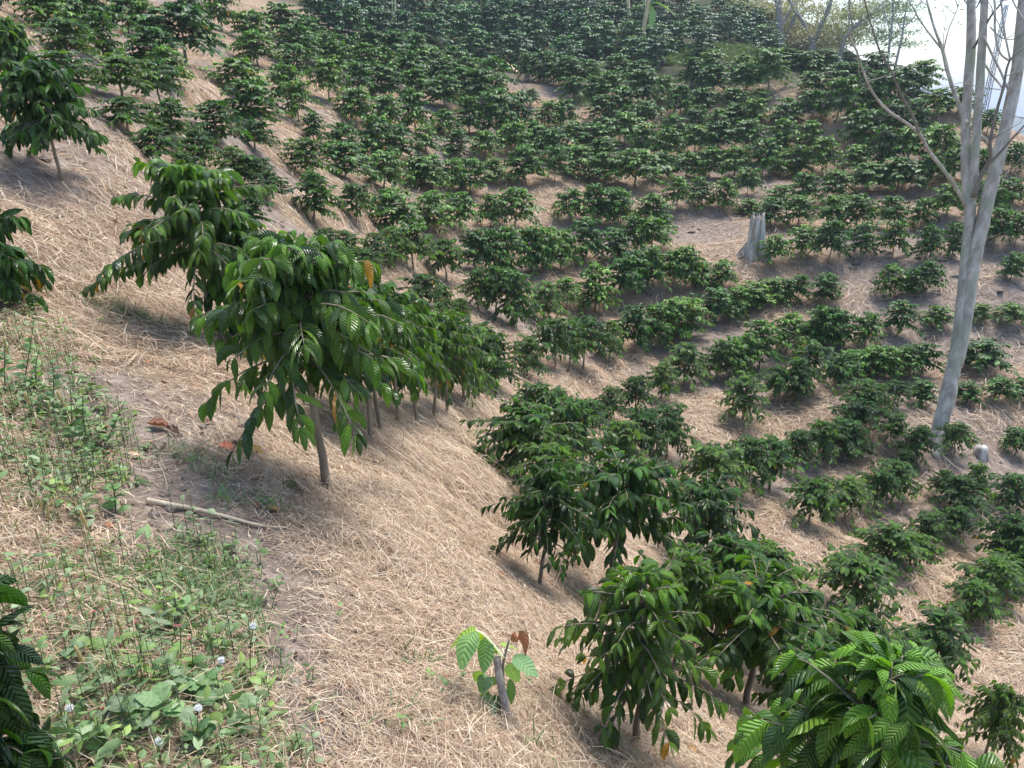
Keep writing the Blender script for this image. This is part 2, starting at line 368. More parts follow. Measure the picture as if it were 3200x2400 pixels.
# ---------------------------------------------------------------- loose straw lying on the hill
def strands(nst, rmin, rmax, wid, lmin, lmax, seed, thick=1.0, keep=.07, amax=44, gr=.8):
    rg = np.random.default_rng(seed)
    r = rmin*(rmax/rmin)**rg.random(nst*2); a = np.radians(rg.uniform(-amax, amax, nst*2))
    x, y = r*np.sin(a), r*np.cos(a)
    c0 = straw_cover(x, y); c = c0*(.35+1.1*fbm(x*2.1, y*2.1, 5, 3)); ok = rg.random(len(x)) < np.maximum(c, keep*np.clip(c0*3, .12, 1)); x, y = x[ok][:nst], y[ok][:nst]
    n = len(x); r = np.hypot(x, y)
    # strands lie in swathes: a slowly turning direction plus scatter
    th = fbm(x*.5, y*.5, 91, 2)*9+rg.normal(0, 1.0, n)
    L = rg.uniform(lmin, lmax, n)*(.5+rg.random(n)); w_ = wid*(.6+.8*rg.random(n))*np.clip(r/rmin, 1, 3)**gr
    d = np.c_[np.cos(th), np.sin(th)]; bend = rg.normal(0, .5, n); k = 4
    V = np.zeros((n, k, 2, 3)); z0 = height(x, y, True)
    lift = rg.gamma(1.3, .012*thick, n)
    for i in range(k):
        s = i/(k-1)-.5
        px = x+d[:,0]*L*s-d[:,1]*L*bend*s*s; py = y+d[:,1]*L*s+d[:,0]*L*bend*s*s
        V[:,i,0,0] = px; V[:,i,0,1] = py
    flat = height(V[:,:,0,0].ravel(), V[:,:,0,1].ravel(), True).reshape(n, k)
    for i in range(k):
        s = i/(k-1)-.5; zz = flat[:,i]+lift*(1-abs(s)*rg.uniform(-.6,1.8,n))+.004
        px, py = V[:,i,0,0].copy(), V[:,i,0,1].copy(); f = w_*(1-.55*abs(s)*2)*.5
        ty = rg.normal(0, .35, n)
        V[:,i,0] = np.c_[px-d[:,1]*f, py+d[:,0]*f, zz-f*ty]; V[:,i,1] = np.c_[px+d[:,1]*f, py-d[:,0]*f, zz+f*ty]
    F = np.array([(i*2, i*2+1, i*2+3, i*2+2) for i in range(k-1)])
    F = (F[None]+(np.arange(n)*2*k)[:,None,None]).reshape(-1,4)
    pal = np.array([(.70,.55,.38),(.58,.42,.27),(.80,.68,.51),(.46,.32,.21),(.64,.45,.32),(.34,.24,.17)])
    C = pal[rg.choice(6, n, p=[.25,.17,.2,.13,.13,.12])]*rg.uniform(.6,1.2,(n,1))
    return V.reshape(-1,3), F, np.repeat(C, 2*k, axis=0)
def straw_mat():
    m, t, p, out = node_mat('dry_straw'); at = N(t, 'ShaderNodeAttribute', attribute_name='tint')
    t.links.new(at.outputs['Color'], p.inputs['Base Color']); p.inputs['Roughness'].default_value = .6; p.inputs['Specular IOR Level'].default_value = .3
    tr = N(t, 'ShaderNodeBsdfTranslucent'); t.links.new(at.outputs['Color'], tr.inputs[0])
    mx = N(t, 'ShaderNodeMixShader'); mx.inputs[0].default_value = .2
    t.links.new(p.outputs[0], mx.inputs[1]); t.links.new(tr.outputs[0], mx.inputs[2]); t.links.new(mx.outputs[0], out.inputs[0]); return m
M_STRAW = straw_mat()
def make_straw():
    parts = [strands(210000, 1.2, 7.0, .0021, .012, .06, 11, .7, amax=58, gr=.45), strands(90000, 1.2, 7.5, .0013, .05, .20, 1, 1.0, amax=58, gr=.5), strands(90000, 4.0, 14, .0038, .07, .26, 2, 1.6, .12), strands(80000, 11, 33, .008, .14, .45, 3, 2.2, .15)]
    V=[];F=[];C=[];n=0
    for v,f,c in parts: V.append(v);F.append(f+n);C.append(c);n+=len(v)
    o = link('straw', mesh('straw', np.concatenate(V), np.concatenate(F), None, np.concatenate(C), False), M_STRAW)
    tag(o, 'cut dry grass straw lying loose over the hillside', kind='stuff')
make_straw()
# ---------------------------------------------------------------- coffee bushes
GREENS = np.array([(.045,.115,.020),(.058,.145,.022),(.036,.092,.020),(.08,.185,.025),(.030,.078,.022)])
def coffee(seed, wide=.42, bare=.25, lod='mid', leafL=.125, tiers=13, dark=False, top=.45, dens=1.0, low_arm=False, arms=4, bright=1.0):
    """one coffee bush one metre tall, 2*wide across: returns stem mesh, crown mesh"""
    rg = np.random.default_rng(seed); sm = MB()
    lean = rg.normal(0, .03, 2)
    zs = np.linspace(0, 1, 9); sp = np.c_[lean[0]*np.sin(zs*3)+rg.normal(0,.006,9), lean[1]*zs+rg.normal(0,.006,9), zs*.96]; sp[0,:2] = 0
    sr = np.interp(zs, [0,.3,1], [.019,.014,.004])
    sn = {'near':9,'mid':6,'far':4}[lod]
    sp[0,2] = -.08; tube(sm, sp, sr, sn, lump=.05)
    B=[];D=[];L=[];DR=[];CC=[]
    ph = rg.uniform(0, 6.3)
    for k in range(tiers):
        t = (k+.5)/tiers; z = bare+(1-bare)*(t*.97)
        base = np.array([np.interp(z, zs, sp[:,0]), np.interp(z, zs, sp[:,1]), z*.96])
        # crown profile: broad low down and rounded towards the tip
        pr = (1-(max(0, t-.3)/.7)**2.6)*(1-.22*max(0, .3-t)/.3)
        pr = max(pr, .0)*(1-top)+top*(1-t)**.35
        for q in range(arms):
            th = ph+k*2.4+q*2*math.pi/arms+rg.normal(0, .35); bl = wide*pr*rg.uniform(.70, 1.18)*1.12
            if q % 2: bl *= .8
            if low_arm and k == 0 and q == 0: bl = wide*1.5
            el = math.radians(14+50*t**1.2+rg.normal(0, 8)); sag = .25+.35*(1-t)
            nb = 6; s = np.linspace(0, 1, nb)
            hx = np.cos(el)*bl*s; hz = np.sin(el)*bl*s-sag*bl*s*s
            wob = rg.normal(0, .12)
            pth = base+np.c_[np.cos(th+wob*s)*hx, np.sin(th+wob*s)*hx, hz]
            if lod != 'far': tube(sm, pth, np.linspace(.0055,.0018,nb), 4)
            elif k % 3 == 0: tube(sm, pth[[0,3,5]], [.006,.004,.002], 3)
            step = .044/dens*{'near':1.0,'mid':1.1,'far':1.35}[lod]; m = max(2, int(bl*.86/step))
            for i in range(m+1):
                u = .14+.86*i/m; j = u*(nb-1); a = int(min(j, nb-2)); f = j-a
                pt = pth[a]*(1-f)+pth[a+1]*f; tg = pth[a+1]-pth[a]; tg /= np.linalg.norm(tg)
                for sgn in ((-1,1) if i < m else (-1,1,0)):
                    if rg.random() < .10: continue
                    yaw = sgn*rg.uniform(.6, 1.25); c, s_ = math.cos(yaw), math.sin(yaw)
                    d = np.array([tg[0]*c-tg[1]*s_, tg[0]*s_+tg[1]*c, tg[2]*.5+.10+rg.normal(0,.2)])
                    new = (u > .85)*.5+(t > .8)*.45
                    B.append(pt); D.append(d)
                    L.append(leafL*rg.uniform(.75,1.15)*(1-.3*(u>.92))*(.72 if t > .93 else 1)*{'near':1.0,'mid':1.1,'far':1.3}[lod])
                    DR.append(np.clip(rg.normal(1.65-.5*t, .35), .3, 2.2)); 
                    g = GREENS[rg.integers(5)]*rg.uniform(.75,1.3)*(.9 if lod == 'far' else 1.1)
                    y = rg.random()
                    if y < .004+.012*(t < .25) and not dark: g = np.array((.50,.30,.03))*rg.uniform(.6,1.1)
                    elif new > .3 and rg.random() < new*.7: g = g*.45+np.array((.10,.27,.025))*.75
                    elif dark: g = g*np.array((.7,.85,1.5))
                    CC.append(g)
    # leaves at the tip
    for i in range(7):
        th = rg.uniform(0, 6.3); B.append(np.array([sp[-1,0], sp[-1,1], .955])); D.append(np.array([math.cos(th), math.sin(th), rg.uniform(.5,2)]))
        L.append(leafL*.7); DR.append(rg.uniform(.3,.8)); CC.append(np.array((.09,.24,.03)))
    B=np.array(B);D=np.array(D);L=np.array(L);DR=np.array(DR);CC=np.array(CC); nv = {'near':7,'mid':3,'far':2}[lod]
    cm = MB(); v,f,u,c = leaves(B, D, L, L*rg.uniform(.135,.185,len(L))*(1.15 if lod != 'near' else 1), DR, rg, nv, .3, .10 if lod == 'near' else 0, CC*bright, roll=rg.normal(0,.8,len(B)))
    cm.add(v,f,u,c)
    nm = 'mature_coffee' if dark else 'coffee'
    return sm.mesh(nm+'_stem'), cm.mesh(nm+'_crown'), (B, sp)
PROTO = {}
def protos(kind, n, **kw):
    PROTO[kind] = []
    for i in range(n):
        a = dict(kw); rg = np.random.default_rng(hash((len(kind), i)) % 1000+i*7)
        a['wide'] = kw['wide']*(1+.10*math.sin(i*2.1)); a['bare'] = kw['bare']*(1+.25*math.cos(i*1.7)); s_, c_, _ = coffee(100*len(kind)+i, **a)
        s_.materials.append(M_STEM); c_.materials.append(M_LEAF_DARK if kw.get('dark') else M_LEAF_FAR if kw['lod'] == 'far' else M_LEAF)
        co = np.empty(len(c_.vertices)*3, np.float32); c_.vertices.foreach_get('co', co); co = co.reshape(-1,3)
        PROTO[kind].append((s_, c_, 2*float(np.percentile(np.hypot(co[:,0], co[:,1]), 88))))
protos('near', 6, wide=.42, bare=.46, lod='near', tiers=14, leafL=.115, dens=1.15)
protos('midway', 8, wide=.44, bare=.37, lod='mid', tiers=12, leafL=.115, dens=1.1)
protos('far', 8, wide=.48, bare=.33, lod='far', tiers=13, leafL=.115, dens=1.3)
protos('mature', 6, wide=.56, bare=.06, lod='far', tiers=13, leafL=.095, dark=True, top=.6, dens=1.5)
def top_z(x, y, z, ty):
    """height above z at which a vertical pole at x,y reaches picture row ty"""
    k = (829.5-ty)/1596.0
    return (k*y*CP-y*SP)/(CP+k*SP)-z
def stand(cx, ty, by, wpx):
    """ground point, world height and width of a plant seen in the photograph"""
    bx = cx
    for _ in range(4):
        p = hit(bx, by)
        if p is None: return None
        h_ = top_z(p[0], p[1], p[2], ty); mx, my = proj(p[0], p[1], p[2]+h_*.62); bx += (cx-mx)
    f = p[1]*CP-(p[2]+h_*.6)*SP
    return p, h_, wpx*f/1596.0
ALL = []
def bush(cx, ty, by, wpx, kind=None, seed=0, force=None):
    st = stand(cx, ty, by, wpx)
    if st is None: return None
    p, h_, wd = st; d = np.linalg.norm(p)
    h_ = min(max(h_, .35), 3.2); k = kind or ('near' if d < 7.2 else 'midway' if d < 14.5 else 'far')
    rgn = random.Random(seed*7919+13); pr = PROTO[k][rgn.randrange(len(PROTO[k]))]
    z = height(p[0], p[1])[0]
    e = empty('coffee_bush', (p[0], p[1], z-.01), rgn.uniform(0, 6.28))
    sx = min(max(wd/pr[2], h_*.9), h_*2.1)*({'near':1.05,'midway':1.2,'far':1.2,'mature':1.5}[k]+(.16 if by < 430 and k == 'far' else 0))
    e.scale = (sx*rgn.uniform(.92,1.08), sx*rgn.uniform(.92,1.08), h_*({'near':1.03,'midway':1.0,'far':1.02,'mature':1.3}[k]+(.1 if by < 430 and k == 'far' else 0)))
    e.rotation_euler[0] = rgn.gauss(0, .035); e.rotation_euler[1] = rgn.gauss(0, .035)
    link('stem', pr[0], None, e); link('crown', pr[1], None, e)
    return e
def fr(o, k, L): return [(o[0]+k*a, o[1]+k*b, o[1]+k*c, k*w_) for a,b,c,w_ in L]
O1=((0,0),.25); O2=((483.9,0),.4358); O3=((967.75,0),.4358); O5=((483.9,345.6),.4358); O6=((967.75,345.6),.4358)
Z3=((1451.6,0),.34375); Z5=((725.8,553),.34375); Z6=((1451.6,553),.34375); Z9=((1451.6,1088.7),.34375)
ROWS = [
 ('on the top left edge of the slope', fr(*O1,[(420,-60,300,330),(600,-40,300,260),(800,-50,330,330),(1080,0,290,330),(1270,90,400,260),(1600,-60,250,280),(1880,-150,270,260)])),
 ('in the second row down at the upper left', fr(*O1,[(560,170,560,440),(880,150,620,330),(1300,270,600,360),(1560,70,540,480)])),
 ('in the third row down at the upper left', fr(*O1,[(550,400,780,560),(980,330,600,300),(1260,260,620,380),(1450,440,760,260)])),
 ('in the clump right of the far left tree', fr(*O1,[(1030,545,960,430),(1370,560,990,350),(2040,530,840,330)])),
 ('in the crowd behind the tall left bushes', fr(*O1,[(1100,860,1230,420),(1480,800,1230,380),(1850,870,1280,360)])),
 ('directly behind the two tall left bushes', fr(*O1,[(1320,1060,1420,420),(1720,1040,1440,320),(1990,1200,1560,300),(1590,1310,1650,280),(2150,1330,1640,300),(2300,1500,1780,300),(2120,1650,2000,330)])),
 ('between the two bare strips at upper left', fr(*O2,[(140,60,240,150),(160,170,330,150),(140,430,660,220),(140,600,760,190),(310,350,560,130),(360,450,640,110),(440,580,730,80),(270,30,190,180),(350,150,330,170),(345,255,420,150)])),
 ('in the dense band under the dark plantation', fr(*O2,[(430,110,260,130),(500,170,330,140),(600,170,320,140),(720,170,320,130),(850,180,350,140),(960,180,340,130),(1030,240,390,140),(1130,230,380,130)])),
 ('in the second band under the dark plantation', fr(*O2,[(560,240,380,130),(680,250,390,130),(790,250,400,130),(900,260,410,140),(1080,320,450,130),(1200,300,430,130)])),
 ('right of the long bare straw strip', fr(*O2,[(515,330,515,140),(660,330,480,150),(800,340,500,140),(960,370,520,140),(1090,400,545,140)])),
 ('beside the lower end of the bare strip', fr(*O2,[(650,440,620,160),(800,490,650,150),(945,460,660,150),(1090,540,660,120),(1210,490,660,130)])),
 ('in the row under the bare straw strip', fr(*O2,[(570,600,760,150),(740,580,800,170),(850,640,800,160),(1000,640,770,130),(1150,640,770,110)])),
 ('in the crowd left of the slope centre', fr(*O2,[(60,700,930,200),(160,740,940,240),(230,800,1000,220),(400,660,880,220),(600,730,900,190),(790,780,950,160)])),
 ('in the row by the fallen banana leaf', fr(*O3,[(220,295,490,170),(400,270,400,100),(490,260,410,110),(590,300,440,130),(700,310,430,120),(830,270,380,110),(950,300,400,110)])),
 ('in the row beneath the leaning banana stem', fr(*O3,[(60,350,500,150),(150,370,530,160),(410,460,540,70),(630,400,510,110),(720,370,480,110),(820,360,500,120),(940,370,540,170),(1070,380,500,100)])),
 ('in the row beneath the pale bare patch', fr(*O3,[(100,490,650,130),(250,460,690,160),(360,460,640,140),(500,510,640,110),(570,500,640,100),(760,490,610,110),(870,450,590,140)])),
 ('in the long row across the upper centre', fr(*O3,[(40,640,780,110),(190,650,780,120),(330,620,770,140),(430,610,770,150),(520,650,800,140),(620,620,740,140),(720,640,760,150),(770,590,700,130),(880,570,720,150),(990,530,660,130)])),
 ('in the thick row across the centre', fr(*O3,[(30,790,950,120),(110,790,950,140),(240,800,920,110),(390,750,930,160),(530,770,920,110),(650,730,880,160),(780,770,910,150),(930,770,940,200),(1060,770,900,130),(770,710,800,120),(970,650,810,130),(1080,660,800,120)])),
 ('in the short row left of the centre straw', fr(*O5,[(430,60,330,190),(650,120,330,170),(840,130,370,220),(950,0,150,150),(1040,0,170,140),(1050,170,380,190),(1165,175,360,150)])),
 ('in the row level with the top of the stump', fr(*O6,[(210,190,360,130),(330,160,370,200),(620,140,310,140),(725,105,300,130),(800,120,300,140),(860,120,310,110),(1010,150,290,150),(1070,250,330,90)])),
 ('in the row that runs up to the stump', fr(*O5,[(500,310,440,130),(600,320,460,140),(680,400,540,150),(750,370,540,150),(930,360,590,200),(1100,370,590,190),(1240,360,560,150)])+fr(*O6,[(290,330,580,170),(420,340,570,140),(560,345,540,160),(690,290,510,150),(820,330,490,150),(930,270,460,120),(1010,290,460,160)])),
 ('in the row passing just under the stump', fr(*O5,[(980,590,770,190),(1170,660,800,90)])+fr(*O6,[(145,545,750,150),(325,560,850,200),(480,600,800,190),(590,570,730,130),(735,500,740,190),(870,500,700,110),(1000,450,660,160),(1120,450,640,120),(1190,430,640,140)])+fr(*Z6,[(200,30,190,150),(330,20,190,140)])),
 ('in the centre row rising to the right', fr(*Z5,[(1010,430,800,220),(1200,500,760,230),(1380,440,750,190),(1560,350,690,200),(1730,380,650,190),(1890,310,600,170),(2020,280,560,200)])+fr(*Z6,[(110,250,490,230),(290,170,390,230),(520,160,310,200),(640,130,280,180),(800,90,260,120),(985,80,260,170)])),
 ('in the bare stemmed row behind the tall bush', [(782,620,951,95),(812,625,941,80)]+fr(*Z5,[(365,300,1080,260),(485,320,1050,260),(595,350,1010,240),(685,360,970,230),(800,370,920,230),(885,390,860,210)])),
 ('in the next row under the centre row', fr(*Z5,[(1400,830,1140,240),(1580,870,1060,230),(1890,720,960,190)])+fr(*Z6,[(100,560,830,240),(290,530,790,190),(460,470,720,150),(570,380,680,230),(740,330,580,190),(860,370,500,130),(930,270,540,150),(1080,320,530,150),(1240,330,550,170),(1440,280,490,180)])),
 ('in the row ending left of the pale tree', fr(*Z6,[(460,790,1080,270),(650,730,960,230),(790,700,960,200),(870,580,900,260),(1050,620,830,160),(1190,550,720,180),(1370,540,740,200),(1590,540,730,190)])),
 ('in the row meeting the pale tree foot', fr(*Z6,[(1190,800,1010,240),(1180,900,1120,230),(1400,810,970,150),(1580,790,950,170),(1400,980,1180,180),(1560,1040,1280,200),(1480,1190,1320,130)])),
 ('in the row ending under the pale tree', fr(*Z5,[(1930,930,1300,300),(2090,900,1250,220),(1790,1060,1420,300)])+fr(*Z6,[(250,1210,1560,360),(640,1150,1480,300),(800,1060,1340,180),(940,990,1260,220),(1100,980,1210,260)])),
 ('in the lowest long row rising right', fr(*Z6,[(880,1440,1720,300),(1120,1370,1620,260),(1300,1310,1560,230),(1420,1240,1500,230)])+fr(*Z9,[(620,290,640,400),(640,480,800,300)])),
 ('behind the bright bush at the lower right', fr(*Z9,[(1160,330,700,430),(1350,190,420,330),(1520,200,400,250),(1640,20,240,230),(1800,0,200,200)])+fr(*Z6,[(1830,1370,1620,280),(1910,1300,1560,180)])),
 ('along the right edge below the pale tree', fr(*Z9,[(1680,690,1080,380),(1520,850,1150,330),(1900,530,780,280),(1990,380,650,300),(2100,300,540,240),(2130,40,400,260),(2190,150,480,200)])+[(2150,1500,1650,120)]),
 ('in the tight column at lower centre', [(1160,812,945,115),(1135,880,1040,180),(1190,965,1120,150),(1165,1000,1250,190),(1325,1010,1290,250),(1515,1055,1240,190),(1560,1160,1390,210),(1230,850,1000,120)]),
 ('at the foot of the lower centre column', [(1395,1215,1588,300),(1636,1265,1530,280),(1470,1190,1430,170),(1810,1310,1480,170),(1735,1395,1630,190),(1700,1300,1500,170)]),
 ('in the top right row on the ridge', fr(*Z3,[(720,310,420,150),(840,330,440,180),(960,320,440,160),(1080,340,440,160),(1160,400,560,140),(1310,340,510,180),(1450,430,610,170),(1570,390,580,180)])),
 ('in the second row under the ridge', fr(*Z3,[(120,380,560,150),(270,320,480,150),(440,350,460,120),(560,340,480,110),(620,350,590,160),(880,480,620,160),(1050,400,580,190),(1330,480,700,170),(1680,590,750,170),(1810,560,720,150)])),
 ('in the third row under the ridge', fr(*Z3,[(60,570,760,150),(190,560,700,140),(270,430,600,150),(450,430,600,150),(380,560,690,150),(540,570,660,110),(880,600,780,150),(1050,530,780,140),(1230,550,720,170),(1550,640,830,130),(1995,700,850,110)])),
 ('in the fourth row under the ridge', fr(*Z3,[(20,700,880,130),(150,650,830,150),(300,680,840,140),(400,670,800,130),(530,640,800,150),(710,630,790,170),(1200,690,910,210),(1400,670,870,180),(1690,790,1000,200),(2150,900,1080,130)])),
 ('in the fifth row under the ridge', fr(*Z3,[(150,820,980,150),(300,800,970,170),(480,790,980,170),(690,760,990,150),(860,780,960,140),(1340,850,1080,150),(1500,830,1050,180),(1770,980,1180,140),(1950,960,1160,100)])),
 ('in the sixth row under the ridge', fr(*Z3,[(90,970,1120,150),(240,940,1120,150),(400,940,1120,160),(580,890,1120,180),(700,950,1090,130),(810,910,1080,150),(960,890,1100,130),(1170,920,1090,180),(1440,1010,1210,240),(1610,1000,1170,130)])),
 ('in the row above the stump', fr(*Z3,[(40,1120,1330,140),(170,1130,1310,150),(320,1110,1320,150),(480,1090,1240,120),(480,1230,1330,160),(680,1150,1270,150),(850,1060,1260,180),(1030,1060,1260,200),(1240,1060,1220,200),(1990,1110,1400,130),(2150,1100,1280,160)])),
 ('in the row beside the stump', fr(*Z3,[(630,1240,1430,170),(810,1240,1430,170),(1000,1240,1450,190),(1180,1250,1470,190),(1370,1230,1430,180),(1580,1230,1430,140),(1740,1190,1390,190),(2060,1310,1560,110),(2180,1350,1560,110)])),
 ('in the row right of the stump foot', fr(*Z3,[(650,1510,1690,160),(830,1450,1640,160),(1000,1420,1680,200),(1210,1410,1620,150),(1410,1400,1620,150),(1610,1420,1650,150),(1790,1400,1620,140)])+fr(*Z6,[(2150,0,170,150)])),
 ('in the bare soil right of the stump', fr(*Z6,[(1400,30,240,160),(1520,60,240,130),(1620,20,220,150),(1680,290,430,160),(1945,270,380,120),(2130,270,400,160)])),
 ('right of the pale tree trunk', fr(*Z6,[(1970,510,700,270),(1860,820,950,150),(2050,820,970,170),(2190,790,940,100),(1800,1050,1240,180),(2190,1070,1240,150),(2150,1340,1570,220),(1720,1320,1500,130)])),
]
MATURE = [(a,b,c,w_) for a,b,c,w_ in
  fr(*O2,[(450,-10,150,150),(560,20,190,140),(640,60,220,140),(740,80,210,130),(600,-70,110,140),(760,-50,120,140),(880,80,230,140),(1000,90,240,150),(950,0,140,140),(1050,0,150,140),(1150,10,160,130),(1180,80,230,140),(690,-50,110,120),(480,-90,60,130),(860,-60,90,130)])
  +[(967.75+.4358*a, .4358*(b-58), .4358*(b+62), .4358*128) for a,b in [(20,50),(110,90),(210,110),(270,60),(350,90),(450,70),(570,80),(690,70),(640,20),(400,10),(520,0),(300,0),(150,0),(330,150),(440,200),(550,150),(670,130),(790,110),(140,230),(230,240),(340,240),(560,190),(570,260),(680,210),(780,200),(820,240),(920,270),(1040,270),(1040,200),(900,190),(1150,60),(1150,180),(1240,110),(1260,220),(960,110),(850,50),(780,20),(1040,70),(930,20)]]
  +fr(*Z3,[(60,40,200,150),(180,50,200,150),(60,180,320,140),(340,130,260,150),(450,130,270,120),(640,250,360,160),(700,280,390,150),(560,180,300,150),(520,90,230,150),(380,60,190,140),(460,20,150,140),(300,10,130,140),(770,300,400,140),(860,300,400,150),(930,300,410,140),(230,200,360,130),(580,220,340,200)])]
ORD = 'first second third fourth fifth sixth seventh eighth ninth tenth eleventh twelfth thirteenth fourteenth fifteenth sixteenth seventeenth eighteenth nineteenth twentieth'.split()
done = []
def near_same(c, lim=.34):
    for q in done:
        if abs(q[0]-c[0]) < lim*min(q[3],c[3]) and abs((q[1]+q[2])/2-(c[1]+c[2])/2) < lim*min(q[3],c[3]): return True
    return False
sd_ = 0
FILL = ('centre row rising','next row under','row ending left','meeting the pale','ending under the pale','lowest long row','passing just under','runs up to the stump')
for name, items in ROWS:
    got = []
    if any(f in name for f in FILL):
        it = sorted(items); add = []
        for a, b in zip(it[:-1], it[1:]):
            g_ = math.hypot(b[0]-a[0], (b[2]-a[2])*1.0); m_ = (a[3]+b[3])/2
            if .95*m_ < g_ < 1.9*m_ and abs(b[2]-a[2]) < .9*m_: add.append(tuple((p+q)/2*(1 if i < 3 else .85) for i, (p, q) in enumerate(zip(a, b))))
        items = list(items)+add[:4]
    for c in items:
        sd_ += 1
        if near_same(c, .34 if c[2] > 400 else .42): continue
        e = bush(*c, seed=sd_)
        if e is None: continue
        done.append(c); got.append((c[0], e))
    got.sort(key=lambda q: q[0])
    for i, (x_, e) in enumerate(got):
        tag(e, 'coffee bush, '+ORD[i]+' from left '+name, 'coffee bush', 'young coffee bushes planted on the slope')
# the dark plantation at the top: rows by height in the picture
MATURE.sort(key=lambda c: c[2]); mrows = [MATURE[i:i+12] for i in range(0, len(MATURE), 12)]
for ri, items in enumerate(mrows):
    got = []
    for c in sorted(items):
        sd_ += 1
        if near_same(c, .36): continue
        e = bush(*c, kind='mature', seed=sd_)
        if e is None: continue
        e.name = 'mature_coffee_bush'; done.append(c); got.append(e)
    for i, e in enumerate(got):
        tag(e, 'dark dense coffee bush, %s from left in hilltop tier %s from the top' % (ORD[i], ['one','two','three','four','five','six','seven'][ri]), 'coffee bush', 'dark mature coffee bushes at the top')
# the few bushes close to the camera have meshes of their own
def special(name, seed, p, h_, wd, rz, label, **kw):
    a = dict(wide=wd/2/h_*1.12, lod='near', tiers=15); a.update(kw)
    s_, c_, info = coffee(seed, **a); s_.materials.append(M_STEM); c_.materials.append(M_LEAF)
    e = empty('coffee_bush', (p[0], p[1], p[2]), rz); e.scale = (h_, h_, h_)
    link('stem', s_, None, e); link('crown', c_, None, e); tag(e, label, 'coffee bush'); return e, info
def spec(cx, ty, by, w_, seed, rz, label, **kw):
    p, h_, wd = stand(cx, ty, by, w_); p = np.array([p[0], p[1], height(p[0], p[1])[0]])
    return special('', seed, p, h_, wd, rz, label, leafL=.128/h_, dens=1.35, **kw)
spec(672, 505, 1045, 440, 901, .35, 'tall glossy coffee bush with a bare trunk standing alone by the path', bare=.52, tiers=15, low_arm=True)
spec(425, 368, 735, 370, 902, 1.0, 'tall coffee bush behind and left of the one by the path', bare=.50, tiers=15, low_arm=True)
spec(105, 150, 403, 215, 903, 2.0, 'coffee bush with a bare trunk at the far left edge of the slope', bare=.45, tiers=15)
spec(520, 445, 760, 190, 909, 2.6, 'leafy coffee bush squeezed between the two tallest bushes', bare=.2, tiers=14)
spec(28, 46, 190, 100, 904, 2.0, 'coffee bush half cut by the left edge above the others', bare=.2, tiers=13)
spec(40, -90, 42, 130, 906, 1.0, 'slender coffee tree on the top left edge with its crown above the picture', bare=.5, tiers=10)
spec(-62, 395, 660, 230, 907, 0.4, 'coffee branch tips entering at the left edge above the path', bare=.2, tiers=13)
def at(px, py, f):
    X = (px-1106)/1596.0; Y = (829.5-py)/1596.0
    return np.array([X*f, (CP+Y*SP)*f, (-SP+Y*CP)*f])
for (px, py, f, hw, sd2, rz, lab, kw) in [
    (1930,1418,1.62,.68,908,.8,'large bright coffee bush in the bottom right corner, seen from above',dict(tiers=17,bare=.15,dens=1.15,bright=1.3)),
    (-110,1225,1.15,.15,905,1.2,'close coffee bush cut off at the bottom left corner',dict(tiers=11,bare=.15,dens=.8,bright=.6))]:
    p = at(px, py, f); z = height(p[0], p[1])[0]; h_ = p[2]-z
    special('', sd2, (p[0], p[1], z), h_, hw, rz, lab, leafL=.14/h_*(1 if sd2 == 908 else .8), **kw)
print('BUSHES', len(done))
# ---------------------------------------------------------------- large pale tree at the right
def Zp(z, x, y): return z[0][0]+z[1]*x, z[0][1]+z[1]*y
def limb(pts, f0, df=0.0, wob=0):
    """pts: (px, py, width_px) in the 2212 wide picture -> world path and radii at forward depth f0 + df along its length"""
    P = []; Rr = []; m = len(pts)
    for i, (x, y, w_) in enumerate(pts):
        f = f0+df*i/max(1, m-1); P.append(at(x, y, f)); Rr.append(w_*f/1596/2)
    P = np.array(P); Q = smooth_path(P, 4); Rr = np.interp(np.linspace(0, m-1, len(Q)), np.arange(m), Rr)
    return Q, Rr
def z3(L): return [(*Zp(Z3, x, y), w_*.34375) for x, y, w_ in L]
base = hit(2024, 962); F0 = base[1]*CP-base[2]*SP
base[2] = height(base[0], base[1])[0]
pale = empty('shade_tree', base); tag(pale, 'large pale barked shade tree with forked trunks and nearly bare branches', 'tree')
def part(name, mb, mat, parent, smooth=True):
    me = mb.mesh(name, smooth); o = link(name, me, mat, parent)
    off = Vector(parent.location); me.transform(Matrix.Translation(-off)); return o
T = MB()
def tb(mb, pts, f0, df=0, n=10, lump=.03, sd=0):
    q, r = limb(pts, f0, df); tube(mb, q, r, n, lump=lump, seed=sd); return q
y6 = lambda L: [(*Zp(Z6, x, y), w_*.34375) for x, y, w_ in L]
main = y6([(1690,1330,45),(1668,1240,60),(1662,1170,76),(1688,1050,90),(1728,900,94),(1768,700,84),(1800,500,70)])
tb(T, main+z3([(1842,1640,56),(1858,1500,58),(1872,1380,62),(1874,1270,66)]), F0, 0, 14)
tb(T, y6([(1790,700,64),(1835,480,68)])+z3([(1898,1640,80),(1938,1460,80),(1985,1250,80),(2050,1000,78),(2108,750,74),(2165,470,70),(2190,250,72),(2212,0,64),(2225,-150,60)]), F0, -.3, 12)
part('trunk', T, M_TREEBARK, pale)
S = MB(); tb(S, z3([(1873,1300,60),(1853,1180,56),(1845,900,54),(1855,600,56),(1878,320,56),(1880,0,50),(1878,-150,48)]), F0, .2, 12); part('limb', S, M_TREEBARK, pale)
S = MB(); tb(S, z3([(1876,1290,60),(1893,1150,52),(1908,900,50),(1930,600,50),(1948,300,48),(1965,0,44),(1972,-150,40)]), F0, -.2, 12); part('limb', S, M_TREEBARK, pale)
